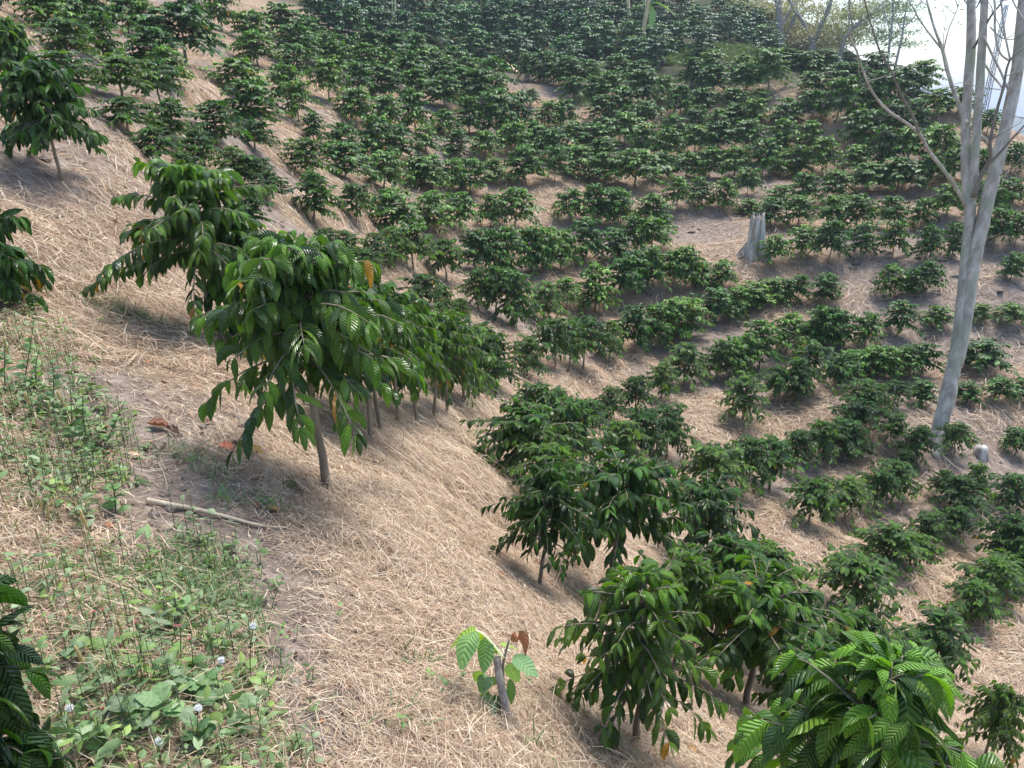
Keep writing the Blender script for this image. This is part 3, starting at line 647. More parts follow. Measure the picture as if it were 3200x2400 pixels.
def br(L, f, df, mat=None, twigs=0, sd=0, tw=(.25,.9)):
    S = MB(); q = tb(S, z3(L), f, df, 8, .04, sd); rg = np.random.default_rng(sd+5)
    for i in range(twigs):
        a = q[rg.integers(len(q)//3, len(q))]; d = rg.normal(0,1,3)*np.array([1,.6,.5])+np.array([0,0,.7]); d /= np.linalg.norm(d); L_ = rg.uniform(*tw)
        p = [a, a+d*L_*.4, a+d*L_*.75+rg.normal(0,.05,3), a+d*L_+rg.normal(0,.08,3)]
        tube(S, smooth_path(p, 2), np.linspace(.008,.0025,7), 4)
    part('branch', S, mat or M_TREEBARK, pale)
br([(1842,1290,24),(1790,1190,24),(1700,1060,23),(1620,960,22),(1560,850,22),(1480,780,18),(1350,690,17),(1260,580,15),(1200,440,13),(1160,320,12),(1115,210,10),(1120,0,8),(1115,-120,7)], F0, -1.6, None, 3, 1)
br([(1550,835,18),(1500,700,15),(1440,600,14),(1380,450,13),(1310,330,12),(1250,150,9),(1210,0,8),(1190,-100,7)], F0-.9, -.7, M_TWIG, 3, 2)
br([(1856,780,28),(1830,720,24),(1780,600,24),(1730,440,23),(1700,310,21),(1650,180,15),(1600,0,12),(1580,-100,10)], F0, .9, None, 2, 3)
br([(1690,300,14),(1640,240,11),(1560,130,9),(1490,0,7),(1460,-90,5)], F0+.6, .4, None, 2, 4)
br([(1705,320,11),(1740,180,8),(1780,90,6),(1810,0,5)], F0+.7, .3, None, 3, 5)
br([(1872,790,26),(1930,850,28),(1985,900,26),(2020,980,24),(2005,1040,20)], F0, .5, None, 0, 6)
br([(1895,1240,34),(1935,1120,30),(1975,1050,26),(2000,990,22),(2000,880,20),(2040,700,18),(2080,560,16),(2118,390,13),(2212,300,9)], F0-.1, -.9, M_TWIG, 2, 7)
br([(1990,1030,18),(2060,960,15),(2130,880,12),(2212,790,9),(2260,740,7)], F0-.3, -.7, M_TWIG, 3, 8)
br([(2050,1110,10),(2110,1070,8),(2150,1040,7),(2212,980,6)], F0-.2, -.4, M_TWIG, 1, 9)
br([(2122,385,12),(2060,330,13),(2030,200,14),(2030,50,14),(2018,-90,12)], F0-.6, .3, None, 2, 10)
br([(2125,375,12),(2090,200,12),(2068,0,12),(2060,-100,11)], F0-.6, .1, None, 2, 11)
br([(1896,305,16),(1950,200,14),(2005,100,14),(2060,30,11),(2110,-60,8)], F0, -.5, M_TWIG, 3, 12)
br([(1968,405,15),(2010,470,13),(2060,530,12),(2085,565,12)], F0-.1, -.3, None, 1, 13)
br([(1958,230,14),(2010,340,14),(2070,460,13),(2110,560,13)], F0-.2, -.3, None, 1, 14)
br([(2000,170,9),(2060,230,7),(2130,250,6),(2212,215,5)], F0-.2, -.5, M_TWIG, 3, 15)
br([(2170,470,20),(2195,380,16),(2230,300,14)], F0-.3, 0, None, 0, 16)
br([(1960,-40,12),(1900,60,7),(1850,20,6),(1800,-60,5)], F0+.1, .3, M_TWIG, 3, 17)
br([(2130,-20,10),(2160,40,9),(2190,90,9),(2212,130,8)], F0-.3, -.2, None, 0, 18)
# sparse feathery leaflets left on the tips of the tree
rg = np.random.default_rng(55); B=[];D=[]
for c0 in ((1810,60),(1790,130),(1830,110),(1800,30),(1760,0),(1840,-20)):
    x, y = Zp(Z3, *c0); q0 = at(x, y, F0+.8)
    for k in range(2):
        d = rg.normal(0,1,3); d[2] = -abs(d[2])*.4; d /= np.linalg.norm(d)
        for j in range(14):
            B.append(q0+d*j*.018); D.append(np.cross(d, [0,0,1])*(1 if j%2 else -1)+rg.normal(0,.3,3))
B=np.array(B);D=np.array(D);n=len(B); v,f,u,c = leaves(B, D, np.full(n,.05), np.full(n,.008), np.full(n,.4), rg, 2, .1, 0, np.tile((.16,.2,.09),(n,1)))
S=MB(); S.add(v,f,u,c); part('foliage', S, M_WEED, pale)
# root flare and loose bark pieces at the foot
S = MB()
for (x, y, w_) in ((1640,1215,26),(1716,1190,24),(1655,1260,30)):
    b_ = np.array(at(*Zp(Z6, 1672, 1160), F0)); h_ = hit(*Zp(Z6, x, y)); e_ = h_ if h_ is not None else b_
    tube(S, smooth_path([b_+[0,0,.1], (b_+e_)/2, e_-[0,0,.05]], 3), np.linspace(.14,.06,7), 7, lump=.1)
part('root', S, M_TREEBARK, pale)
# ---------------------------------------------------------------- trees on the ridge behind
def ridge_tree(limbs, F, crown, label, seed, nclump, colr, name='shade_tree', size=.16):
    b = limbs[0][0]; px, py = Zp(Z3, b[0], b[1]); p = at(px, py, F); z = height(p[0], p[1])[0]
    e = empty(name, (p[0], p[1], z)); tag(e, label, 'tree')
    T = MB(); first = limbs[0]; pts = z3(first); q, r = limb(pts, F, 0); q = np.concatenate([[[p[0],p[1],z-.3]], q]); r = np.concatenate([[r[0]*1.25], r])
    tube(T, q, r, 8, lump=.05); part('trunk', T, M_FARBARK, e)
    for i, L in enumerate(limbs[1:]):
        S = MB(); q, r = limb(z3(L), F, .8*(-1)**i); tube(S, q, r, 6, lump=.05); part('branch', S, M_FARBARK, e)
    rg = np.random.default_rng(seed); B=[];D=[];C=[]
    for k in range(nclump):
        cx, cy, rx, ry = crown[rg.integers(len(crown))]
        a = rg.uniform(0, 6.3); rr = rg.random()**.5
        x, y = Zp(Z3, cx+rx*rr*math.cos(a), cy+ry*rr*math.sin(a)); q0 = at(x, y, F+rg.uniform(-.3, 4.5))
        sh = rg.uniform(.6, 1.35); m = 26; s_ = rg.uniform(.35,.75)
        off = rg.normal(0, 1, (m,3))*np.array([s_, s_, s_*.16]); B.append(q0+off); D.append(np.c_[off[:,0], off[:,1], rg.normal(0,.35,m)]+rg.normal(0,.2,(m,3)))
        C.append(np.tile(np.array(colr)*sh, (m,1))*rg.uniform(.8,1.2,(m,1)))
    B=np.concatenate(B);D=np.concatenate(D);C=np.concatenate(C);n=len(B)
    v,f,u,c = leaves(B, D, rg.uniform(.7,1.3,n)*size, np.full(n,size*.25), rg.uniform(.2,1,n), rg, 2, .1, 0, C)
    S = MB(); S.add(v,f,u,c); part('crown', S, M_WEED, e); return e
ridge_tree([[(682,290,52),(676,150,46),(668,0,44),(660,-150,36)],[(690,150,26),(740,70,22),(800,-20,18),(850,-120,12)],[(705,235,24),(735,190,20),(765,115,18),(790,70,14)],[(640,220,12),(590,140,10),(540,40,8)]],
    43, [(560,60,110,60),(720,-40,170,60),(700,60,90,40),(480,30,80,40)], 'tree on the ridge with a straight double trunk, left of the forked one', 61, 120, (.28,.28,.16))
ridge_tree([[(880,330,46),(884,290,42),(890,262,40)],[(888,265,26),(850,190,22),(800,100,18),(730,-10,14),(690,-90,10)],[(895,260,34),(940,150,30),(985,50,26),(1010,-40,22)],[(800,100,10),(760,60,8),(740,20,6)]],
    42, [(900,120,200,90),(1000,220,180,70),(860,20,160,60),(830,240,80,50)], 'tree on the ridge whose trunk forks widely low down', 62, 240, (.30,.29,.17))
ridge_tree([[(1065,320,26),(1085,250,24),(1120,195,22),(1200,120,18),(1300,40,16),(1390,-30,12)],[(1120,195,14),(1230,130,11),(1340,70,9)],[(1140,180,12),(1120,90,9),(1110,0,7)]],
    41, [(1120,130,160,90),(1060,230,120,60),(1200,60,140,60)], 'tree on the ridge leaning far to the right behind the bare branch', 63, 190, (.28,.29,.16))
ridge_tree([[(1352,450,16),(1362,330,15),(1375,200,14),(1390,80,12),(1385,-60,9)],[(1375,200,8),(1340,90,6),(1330,0,5)],[(1388,110,7),(1420,40,5),(1430,-20,4)]],
    37, [(1340,60,60,30),(1380,130,80,18),(1330,200,60,14),(1310,240,50,14),(1400,20,60,20)], 'slim tree standing at the ridge end, left of the two', 64, 75, (.16,.22,.13), size=.13)
ridge_tree([[(1395,460,16),(1420,340,15),(1445,240,14),(1455,150,12),(1475,40,8),(1490,-50,6)],[(1450,190,8),(1400,120,6),(1385,60,5)],[(1455,180,8),(1510,120,6),(1540,80,4)]],
    37.5, [(1450,50,60,30),(1440,120,60,16),(1430,200,60,14),(1440,275,50,12)], 'slim tree leaning right at the ridge end, right of the two', 65, 75, (.15,.22,.14), size=.13)
# pale bushy growth crowning the hill left of the ridge trees
def thicket(px, py, F, rx, ry, n, col, seed, name, label, cat, size=.14, kind=None):
    rg = np.random.default_rng(seed); p = at(px, py, F); z = height(p[0], p[1])[0]; e = empty(name, (p[0],p[1],z)); tag(e, label, cat, kind=kind)
    k = F/1596; B = rg.normal(0,1,(n,3)); B /= np.linalg.norm(B,axis=1)[:,None]; B *= rg.random((n,1))**.4
    lum = rg.uniform(.6,1.4,12)[rg.integers(12,size=n)]
    D = B+np.array([0,0,.6])+rg.normal(0,.4,(n,3)); top = max(p[2]+ry*k-z, .4)
    B = B*np.array([rx*k, rx*k*.8, top*.5])+np.array([p[0],p[1],z+top*.5])
    C = np.array(col)*lum[:,None]*rg.uniform(.7,1.3,(n,1))
    v,f,u,c = leaves(B, D, rg.uniform(.7,1.4,n)*size, np.full(n,size*.2), rg.uniform(.2,1.4,n), rg, 2, .1, 0, C)
    T = MB()
    for i in range(5):
        q = np.array([p[0],p[1],z-.1]); tube(T, [q, q+[rg.normal(0,.2),rg.normal(0,.2),top*.4], q+[rg.normal(0,rx*k*.5),rg.normal(0,rx*k*.4),top*.8]], [.03,.02,.008], 5)
    part('stem', T, M_FARBARK, e); S = MB(); S.add(v,f,u,c); part('foliage', S, M_WEED, e)
YG = (.25,.27,.17)
for i, (x, y, rx, ry, lab) in enumerate([(130,10,110,60,'leftmost pale yellow green thicket crowning the hill'),(300,20,120,70,'middle pale yellow green thicket crowning the hill'),(450,40,110,60,'pale yellow green thicket just left of the double trunk tree'),(560,110,70,45,'small dark green shrub beside the double trunk tree')]):
    px, py = Zp(Z3, x, y); thicket(px, py, 48-i, rx*.34, ry*.34, 1500, YG if i < 3 else (.08,.14,.05), 70+i, 'thicket', lab, 'shrub', .17)
# grassy tufts on the upper right slope
def grass_patch(px, py, rx, ry, n, hgt, col, seed, wid=.008, out=None, lean=.5):
    rg = np.random.default_rng(seed); c0 = hit(px, py); V=[];F=[];C=[]
    a = rg.uniform(0,6.3,n); r = rg.random(n)**.6; x = c0[0]+rx*r*np.cos(a); y = c0[1]+ry*r*np.sin(a); z = height(x, y)
    d = rg.normal(0,lean,(n,3)); d[:,2] = 1; d /= np.linalg.norm(d,axis=1)[:,None]; L = hgt*rg.uniform(.5,1.4,n)
    CC = np.array(col)*rg.uniform(.6,1.4,(n,1))
    return leaves(np.c_[x,y,z], d, L, np.full(n,wid), rg.uniform(.2,1.1,n), rg, 3, .2, 0, CC)
G = MB()
for i,(x,y,rx,ry,n,hh) in enumerate([(400,330,1.6,2.2,2600,.30),(310,300,1.0,1.5,1400,.30),(480,380,.9,1.0,800,.28),(740,420,.6,.8,500,.25),(880,440,.9,.6,500,.22),(110,320,1.2,1.6,1200,.3),(60,380,1.0,1.2,800,.25),(1570,590,.5,.4,200,.2)]):
    G.add(*grass_patch(*Zp(Z3,x,y), rx, ry, n, hh, (.09,.14,.045), 80+i, .016))
for i,(x,y,rx,ry,n) in enumerate([(1240,120,.9,1.2,700),(1180,230,.8,.9,500),(640,100,.8,.9,400),(560,320,.5,.7,200),(1130,300,.9,.8,500),(680,520,.8,.6,300)]):
    G.add(*grass_patch(*Zp(O3,x,y), rx, ry, n, .3, (.12,.18,.07), 100+i, .014))
tag(link('grass', G.mesh('grass'), M_WEED), 'green grass growing between bushes on the upper slope', kind='stuff')
# ---------------------------------------------------------------- pale stems in the dark plantation
def stem_thing(pts, F, name, label, cat, mat=M_STALK, group=None, fr_=O3, sheath=None):
    P = [(*Zp(fr_, x, y), w_*fr_[1]) for x, y, w_ in pts]; p = hit(P[0][0], P[0][1])
    F = p[1]*CP-p[2]*SP if p is not None else F
    q, r = limb(P, F, 0); z = height(q[0][0], q[0][1])[0]; e = empty(name, (q[0][0], q[0][1], z)); tag(e, label, cat, group)
    q[0][2] = min(q[0][2], z-.1); T = MB(); tube(T, q, r, 9, lump=.05); part('trunk', T, mat, e); return e, F
M_GREENSTALK = bark_mat('green_stalk', (.30,.34,.16), (.50,.52,.28), 5, .2)
stem_thing([(89,75,16),(88,30,15),(90,-60,14)], 44, 'bare_trunk', 'orange tan bare trunk alone in the dark plantation', 'trunk')
stem_thing([(35,35,11),(36,0,10),(34,-60,9)], 45, 'bare_trunk', 'short thin trunk tip left of the orange tan trunk', 'trunk')
stem_thing([(903,170,16),(899,90,17),(892,0,17),(888,-80,15)], 42, 'bare_trunk', 'straight tan trunk left of the leaning banana stem', 'trunk')
stem_thing([(797,68,11),(785,30,12),(770,-10,11),(750,-70,10)], 45, 'bare_trunk', 'thin trunk leaning left in the upper plantation', 'trunk', fr_=O2)
stem_thing([(837,135,13),(834,60,12),(832,-60,11)], 40, 'bamboo_culm', 'left one of the tall twin greenish canes', 'bamboo', M_GREENSTALK, fr_=O2)
stem_thing([(850,140,11),(848,60,11),(846,-60,10)], 40, 'bamboo_culm', 'right one of the tall twin greenish canes', 'bamboo', M_GREENSTALK, fr_=O2)
stem_thing([(884,95,14),(887,40,14),(892,-60,12)], 42, 'bamboo_culm', 'greenish cane standing apart right of the twin canes', 'bamboo', M_GREENSTALK, fr_=O2)
M_BANANA = leaf_mat('banana_leaf', rough=.4, trans=.35, veins=30, vein_str=.2, bump=.1)
ban, FB = stem_thing([(955,245,26),(972,130,22),(985,60,22),(992,10,20),(1000,-60,16)], 40, 'banana_plant', 'banana plant with a leaning tan stem and one hanging leaf', 'banana plant')
for pts, wd in (([(992,20),(1040,18),(1090,45),(1132,88)],.20),([(1000,15),(1012,60),(1010,110),(1002,150)],.17),([(985,20),(950,-30),(900,-70)],.22),([(1000,0),(1060,-60),(1100,-100)],.22)):
    S = MB(); leaf_path(S, [at(*Zp(O3, x, y), FB) for x, y in pts], wd, (.17,.32,.10), .2, .1, 10); part('leaf', S, M_BANANA, ban)
p0 = hit(*Zp(O3, 350, 370)); F_ = p0[1]*CP-p0[2]*SP
S = MB(); leaf_path(S, [at(*Zp(O3, x, y), F_) for x, y in ((352,372),(330,345),(305,322),(278,300))], .13, (.55,.47,.24), .2, .15, 8)
tag(link('banana_leaf', S.mesh('banana_leaf'), M_DEAD), 'dry yellow banana leaf fallen among the bushes', 'leaf')
# ---------------------------------------------------------------- lattice mast beyond the ridge
def mast():
    F = 62.0; b = at(2125, 240, F); z = height(b[0], b[1])[0]; e = empty('lattice_mast', (b[0], b[1], z)); tag(e, 'thin blue grey lattice mast seen through the pale branches', 'mast')
    m, t, p, out = node_mat('galvanised_steel'); p.inputs['Base Color'].default_value = (.22,.27,.33,1); p.inputs['Metallic'].default_value = .4; p.inputs['Roughness'].default_value = .6
    tp = at(2140, 20, F); H = tp[2]; legs = [(-1,-1),(1,-1),(1,1),(-1,1)]; L = MB(); K = MB()
    def w_(z_): return .62-.42*(z_-z)/(H-z)
    dx = (tp[0]-b[0])
    def P(i, z_): return np.array([b[0]+legs[i][0]*w_(z_)*.5, b[1]+legs[i][1]*w_(z_)*.5, z_])
    nz = np.linspace(z, H, 34)
    for i in range(4):
        S = MB(); tube(S, [P(i, z), P(i, H)], .035, 5); part('leg', S, m, e)
    for a, c in zip(nz[:-1], nz[1:]):
        for i in range(4):
            j = (i+1) % 4; tube(K, [P(i,a), P(j,c)], .016, 4); tube(K, [P(i,c), P(j,c)], .014, 4)
    part('bracing', K, m, e)
mast()
# ---------------------------------------------------------------- far mountain
def mountain():
    nx, ny = 120, 60; X, Y = np.meshgrid(np.linspace(100, 1300, nx), np.linspace(640, 1150, ny), indexing='ij')
    u = (X-100)/1200
    ridge = -70+ (np.clip(u,0,1)**.7)*95; prof = np.exp(-((Y-900)/150)**2)
    Z = -75+(ridge+75)*prof+(fbm(X/90, Y/90, 4, 4)-.45)*30*prof
    V = np.c_[X.ravel(), Y.ravel(), Z.ravel()]; i, j = np.meshgrid(np.arange(nx-1), np.arange(ny-1), indexing='ij')
    F = np.c_[(i*ny+j).ravel(), ((i+1)*ny+j).ravel(), ((i+1)*ny+j+1).ravel(), (i*ny+j+1).ravel()]
    m, t, p, out = node_mat('forested_mountain'); tc = N(t, 'ShaderNodeTexCoord'); n1 = N(t, 'ShaderNodeTexNoise'); n1.inputs['Scale'].default_value = .03; n1.inputs['Detail'].default_value = 8
    t.links.new(tc.outputs['Object'], n1.inputs[0]); t.links.new(mixc(t, n1.outputs[0], (.03,.06,.02), (.10,.13,.05)), p.inputs['Base Color']); p.inputs['Roughness'].default_value = 1
    tag(link('mountain', mesh('mountain', V, F), m), 'far mountain across the valley', kind='structure')
mountain()
# ---------------------------------------------------------------- weathered stump and small wood
def stump():
    p = hit(1632+0, 575) if False else hit(1640, 560)
    p = hit(1634, 562); F = p[1]*CP-p[2]*SP; k = F/1596; z = height(p[0], p[1])[0]
    e = empty('tree_stump', (p[0], p[1], z)); tag(e, 'tall weathered grey stump with a hollow jagged top', 'stump')
    H = 100*k; n = 40; m = 26; S = MB(); rg = np.random.default_rng(3); V = []
    ridges = 1+.22*np.sin(np.arange(n)*2*math.pi/n*5+.5)+.08*np.sin(np.arange(n)*2*math.pi/n*9+2)+rg.normal(0,.03,n)
    th = np.arange(n)*2*math.pi/n
    def row(h_, sc, inner=1.0, tw=0):
        tt = h_/H; r0 = k*(15+15*max(0,.35-tt)/.35*1.1-3*tt)*sc
        lean = np.array([-8*k*tt*1.2, 0])
        return np.c_[lean[0]+r0*ridges**(1.6-.6*tt)*np.cos(th+tw*tt), r0*.85*ridges*np.sin(th+tw*tt), np.full(n, h_)]
    topz = H*(1-.10*np.abs(np.sin(th*1.5+.6))-.22*rg.random(n)**2-.16*(np.cos(th-.6)>.3)*(1-.4))
    for i in range(m):
        q = row(H*i/(m-1), 1.0, tw=.7); q[:,2] = np.minimum(q[:,2], topz) if i > m*.6 else q[:,2]
        q[:,2] -= (.35 if i == 0 else 0)*H*.6; V.append(q)
    for i, (hh, sc) in enumerate(((.97,.72),(.75,.6),(.55,.3),(.5,.02))):
        q = row(H*hh, sc, tw=.7); q[:,2] = np.minimum(q[:,2], topz*.985); V.append(q)
    V = np.concatenate(V)+rg.normal(0, .002, (n*(m+4),3)); M = m+4
    F = [(a*n+j, a*n+(j+1)%n, (a+1)*n+(j+1)%n, (a+1)*n+j) for a in range(M-1) for j in range(n)]
    S.add(V, F); link('trunk', S.mesh('stump'), M_WOOD, e)
    for i, (a, L_, r_) in enumerate(((3.5,.30,.05),(4.4,.30,.045),(5.6,.32,.045),(2.8,.26,.04),(.2,.22,.04))):
        R_ = MB(); x1, y1 = math.cos(a)*L_, math.sin(a)*L_; z1 = height(p[0]+x1, p[1]+y1)[0]-z
        tube(R_, smooth_path([[x1*.35,y1*.35,.30],[x1*.6,y1*.6,(.13+z1)*.5+.06],[x1,y1,z1-.02]],3), np.linspace(r_*1.4,r_*.5,7), 8, lump=.12, seed=i)
        link('root', R_.mesh('root'), M_WOOD, e)
stump()
def log(px0, py0, px1, py1, wpx, name, label, cat, mat=M_WOOD, up=.02, seed=0, lump=.1):
    a, b = hit(px0, py0, True), hit(px1, py1, True); F = a[1]*CP-a[2]*SP; r = wpx*F/1596/2
    e = None; S = MB(); ts = np.linspace(0,1,7)[:,None]; P = a*(1-ts)+b*ts; P[:,2] = np.maximum(height(P[:,0],P[:,1])+r*.5+up, P[:,2]*0-99)
    tube(S, smooth_path(P,3), r*np.interp(np.linspace(0,1,19),[0,.5,1],[1,.95,.7]), 9, lump=lump, seed=seed)
    return tag(link(name, S.mesh(name, True), mat), label, cat)
log(1905,885,1919,902,9,'log_piece','split grey log lying left of the pale tree foot','log',seed=1)
log(1975,945,2060,972,6,'fallen_branch','dark branch lying behind the pale tree foot','branch',M_TWIG,seed=2)
log(2085,600,2052,600,5,'fallen_branch','dark stick on the bare soil above the pale tree','branch',M_TWIG,seed=6)
log(1880,1310,1905,1325,9,'log_piece','dark charred log piece on the lower right straw','log',M_TWIG,seed=3)
log(1498,800,1520,822,5,'fallen_branch','small dark stick on straw beneath the centre row','branch',M_TWIG,seed=4)
log(1088,1520,1110,1555,7,'wood_stub','small dark wood stub left of the cut sapling','stub',M_TWIG,seed=5) if False else None
def small_stump(px, py, hpx, wpx, label, seed, mat):
    p = hit(px, py); F = p[1]*CP-p[2]*SP; k = F/1596; z = height(p[0],p[1])[0]; e = S = MB()
    tube(S, [[p[0],p[1],z-.1],[p[0],p[1],z+hpx*k*.3],[p[0],p[1],z+hpx*k]], np.array([wpx*.75,wpx*.55,wpx*.5])*k, 14, lump=.08, seed=seed)
    tag(link('tree_stump', S.mesh('stump'), mat), label, 'stump')
small_stump(2117, 985, 22, 26, 'low round sawn stump right of the pale tree', 8, M_WOOD)
# ---------------------------------------------------------------- long dry stick on the path
def stick():
    pts = [(318,1088),(400,1102),(480,1120),(560,1141),(620,1146)]; P = []
    for x, y in pts:
        q = hit(x, y, True); q[2] = height(q[0], q[1])[0]+.012; P.append(q)
    S = MB(); q = smooth_path(P, 5); tube(S, q, np.linspace(.011,.003,len(q)), 7, lump=.08)
    tag(link('dry_stick', S.mesh('dry_stick'), M_STICK), 'long pale split stick lying on the path', 'stick')
stick()
# ---------------------------------------------------------------- cut sapling with broad leaves
def sapling():
    c = lambda x, y: (725.8+.34375*x, 1088.7+.34375*y)
    b = hit(*c(1085,1395)); F = b[1]*CP-b[2]*SP; z = height(b[0], b[1])[0]
    e = empty('sapling', (b[0], b[1], z)); tag(e, 'young broad leaved sapling sprouting beside its cut stub', 'sapling')
    S = MB(); P = [at(*c(1085,1400),F),at(*c(1068,1300),F),at(*c(1045,1180),F),at(*c(1025,1080),F),at(*c(1008,955),F)]; P[0][2] -= .04
    q = smooth_path(P,4); tube(S, q, np.linspace(.0125,.0105,len(q))*1.0, 14, lump=.10, seed=4)
    part('stub', S, bark_mat('cut_stub_bark', (.22,.17,.14), (.55,.48,.42), 30, .3), e)
    S = MB(); tube(S, smooth_path([at(*c(1060,1240),F+.02),at(*c(1048,1050),F+.02),at(*c(1058,960),F+.01),at(*c(1075,900),F),at(*c(1088,848),F)],4), np.linspace(.005,.003,17), 7, C=(1,1,1)); part('stem', S, M_TWIG, e)
    S = MB(); tube(S, smooth_path([at(*c(1052,965),F),at(*c(1010,910),F-.01),at(*c(940,830),F-.03),at(*c(880,790),F-.05)],4), np.linspace(.004,.0025,13), 6)
    tube(S, smooth_path([at(*c(1058,940),F),at(*c(1040,885),F+.03),at(*c(1100,930),F+.01)],4), .002, 5); part('stalk', S, M_SAPLING, e)
    g1=(.26,.42,.10); g2=(.22,.40,.13); g3=(.13,.25,.10)
    for pts, w_, col, df in [
        ([(878,792),(800,830),(708,925)],.028,(.26,.44,.08),.06),([(885,800),(820,880),(782,1046)],.036,g2,-.05),([(900,805),(880,850),(888,912)],.022,(.30,.45,.06),.05),
        ([(935,840),(938,940),(925,1068)],.027,g2,-.03),([(985,890),(1000,915),(1010,945)],.012,g1,0),([(1030,880),(1080,890),(1140,915)],.012,g1,.05),
        ([(1118,952),(1180,1010),(1268,1090)],.030,(.24,.44,.17),-.04),([(1088,1000),(1110,1060),(1150,1122)],.024,g2,0),([(1095,1100),(1100,1180),(1100,1262)],.014,g3,.02),
        ([(960,1090),(925,1110),(905,1190)],.022,g3,0),([(975,1085),(950,1120),(925,1190)],.018,g3,-.02),([(925,1060),(885,1080),(868,1120)],.014,g1,.02),
        ([(985,1205),(930,1250),(895,1310)],.020,g3,0),([(985,1230),(960,1300),(930,1375)],.022,g3,-.03),([(1000,1200),(1020,1260),(1020,1320)],.016,g3,.01),([(960,1180),(930,1210),(915,1235)],.012,g3,.03),
        ([(990,1085),(1000,1110),(985,1140)],.014,g3,.02)]:
        S = MB(); leaf_path(S, [at(*c(*a), F+df*(.3+i*.5)) for i, a in enumerate(pts)], w_, col, .18, .05, 10, side=(1,-.2,.35) if abs(pts[-1][0]-pts[0][0]) < 110 else None); part('leaf', S, M_SAPLING, e)
    S = MB(); leaf_path(S, [at(*c(*a), F-.01) for a in ((1100,860),(1140,832),(1185,850),(1190,955))], .017, (.42,.17,.07), .3, .1, 10, side=(1,0,.2)); part('leaf', S, M_DEAD, e)['label'] = 'curled red brown young leaf'
sapling()
# ---------------------------------------------------------------- weeds on the near left
POLY = [(-400,640),(60,690),(170,720),(215,880),(250,930),(300,1080),(330,1130),(480,1190),(520,1250),(520,1340),(560,1420),(600,1500),(600,1659),(700,2300),(-700,2300)]
def inside(x, y, P):
    c = np.zeros(len(x), bool); j = len(P)-1
    for i in range(len(P)):
        xi, yi = P[i]; xj, yj = P[j]
        c ^= ((yi > y) != (yj > y)) & (x < (xj-xi)*(y-yi)/(yj-yi+1e-9)+xi); j = i
    return c
WP = [hit(a, b)[:2] for a, b in [(-60,690),(60,690),(170,720),(215,880),(250,930),(300,1080),(330,1130),(480,1190),(520,1250),(520,1340),(560,1420),(600,1500),(600,1655)]]
WP += [(-.5,.9),(-1.1,.5),(-2.6,.5),(-3.6,2.2)]
def weeds():
    rg = np.random.default_rng(12); n = 36000; x = rg.uniform(-3.6,-.3,n); y = rg.uniform(.5,4.8,n); ok = inside(x+rg.normal(0,.07,n), y+rg.normal(0,.09,n), WP)
    den = fbm(x*3.3, y*3.3, 44, 3); ok &= den > rg.uniform(.30,.62,n)-.10*(y < 1.7); x, y = x[ok], y[ok]; z = height(x, y); m = len(x)
    G = MB(); B=[];D=[];L=[];W=[];C=[];DR=[]
    sz = rg.choice([.014,.022,.034], m, p=[.5,.35,.15])*np.where(y < 1.9, 1.25, 1); 
    pal = np.array([(.17,.28,.10),(.24,.35,.16),(.14,.24,.08),(.30,.40,.22),(.25,.38,.09)])
    for i in range(m):
        k = rg.integers(3,7); th0 = rg.uniform(0,6.3); col = pal[rg.integers(5)]*rg.uniform(.7,1.15)
        up = rg.random() < .4; hh = rg.uniform(.02,.16) if up else .008
        for j in range(k):
            th = th0+j*2.4; B.append((x[i], y[i], z[i]+hh*(j+1)/k)); D.append((math.cos(th), math.sin(th), rg.uniform(.1,.9))); L.append(sz[i]*rg.uniform(.8,1.4)); W.append(sz[i]*rg.uniform(.17,.32)); C.append(col*rg.uniform(.85,1.15)); DR.append(rg.uniform(.2,1.0))
        if up: tube(G, [(x[i],y[i],z[i]-.01),(x[i]+rg.normal(0,.006),y[i],z[i]+hh)], [.0016,.001], 3, C=(.14,.16,.08))
    v,f,u,c = leaves(np.array(B), np.array(D), np.array(L), np.array(W), np.array(DR), rg, 3, .25, 0, np.array(C)); G.add(v,f,u,c)
    # blades of green grass among the weeds and cut green grass over the path edge
    def px_grass(px, py, rx, ry, n_, hh, col, sd2, lean=.9): G.add(*grass_patch(px, py, rx, ry, n_, hh, col, sd2, .0022, lean=lean))
    for i,(a,b,rx,ry,n_) in enumerate([(420,1200,.16,.14,420),(360,1260,.18,.12,300),(470,1330,.14,.1,200),(520,1290,.1,.08,120),(250,1300,.25,.15,260),(300,680,.35,.12,420),(230,665,.2,.1,200),(100,1240,.3,.2,300),
        (560,1450,.08,.1,80),(80,1500,.2,.15,200),(330,1480,.2,.15,240),(590,1090,.06,.05,50),(500,1080,.1,.06,60),(395,975,.12,.08,70),(440,1010,.1,.06,50),(870,1560,.06,.05,30),(900,1420,.06,.04,30),(1160,1620,.08,.05,30),(590,1640,.15,.08,80)]):
        px_grass(a, b, rx, ry, n_, .07, (.17,.27,.11), 200+i)
    tag(link('weeds', G.mesh('weeds'), M_WEED), 'low green weeds and grass covering the near left ground', kind='stuff')
weeds()
def zz(x, y): return (.34375*x, 1088.7+.34375*y)
def z4(x, y): return (.34375*x, 553+.34375*y)
M_PUFF = None
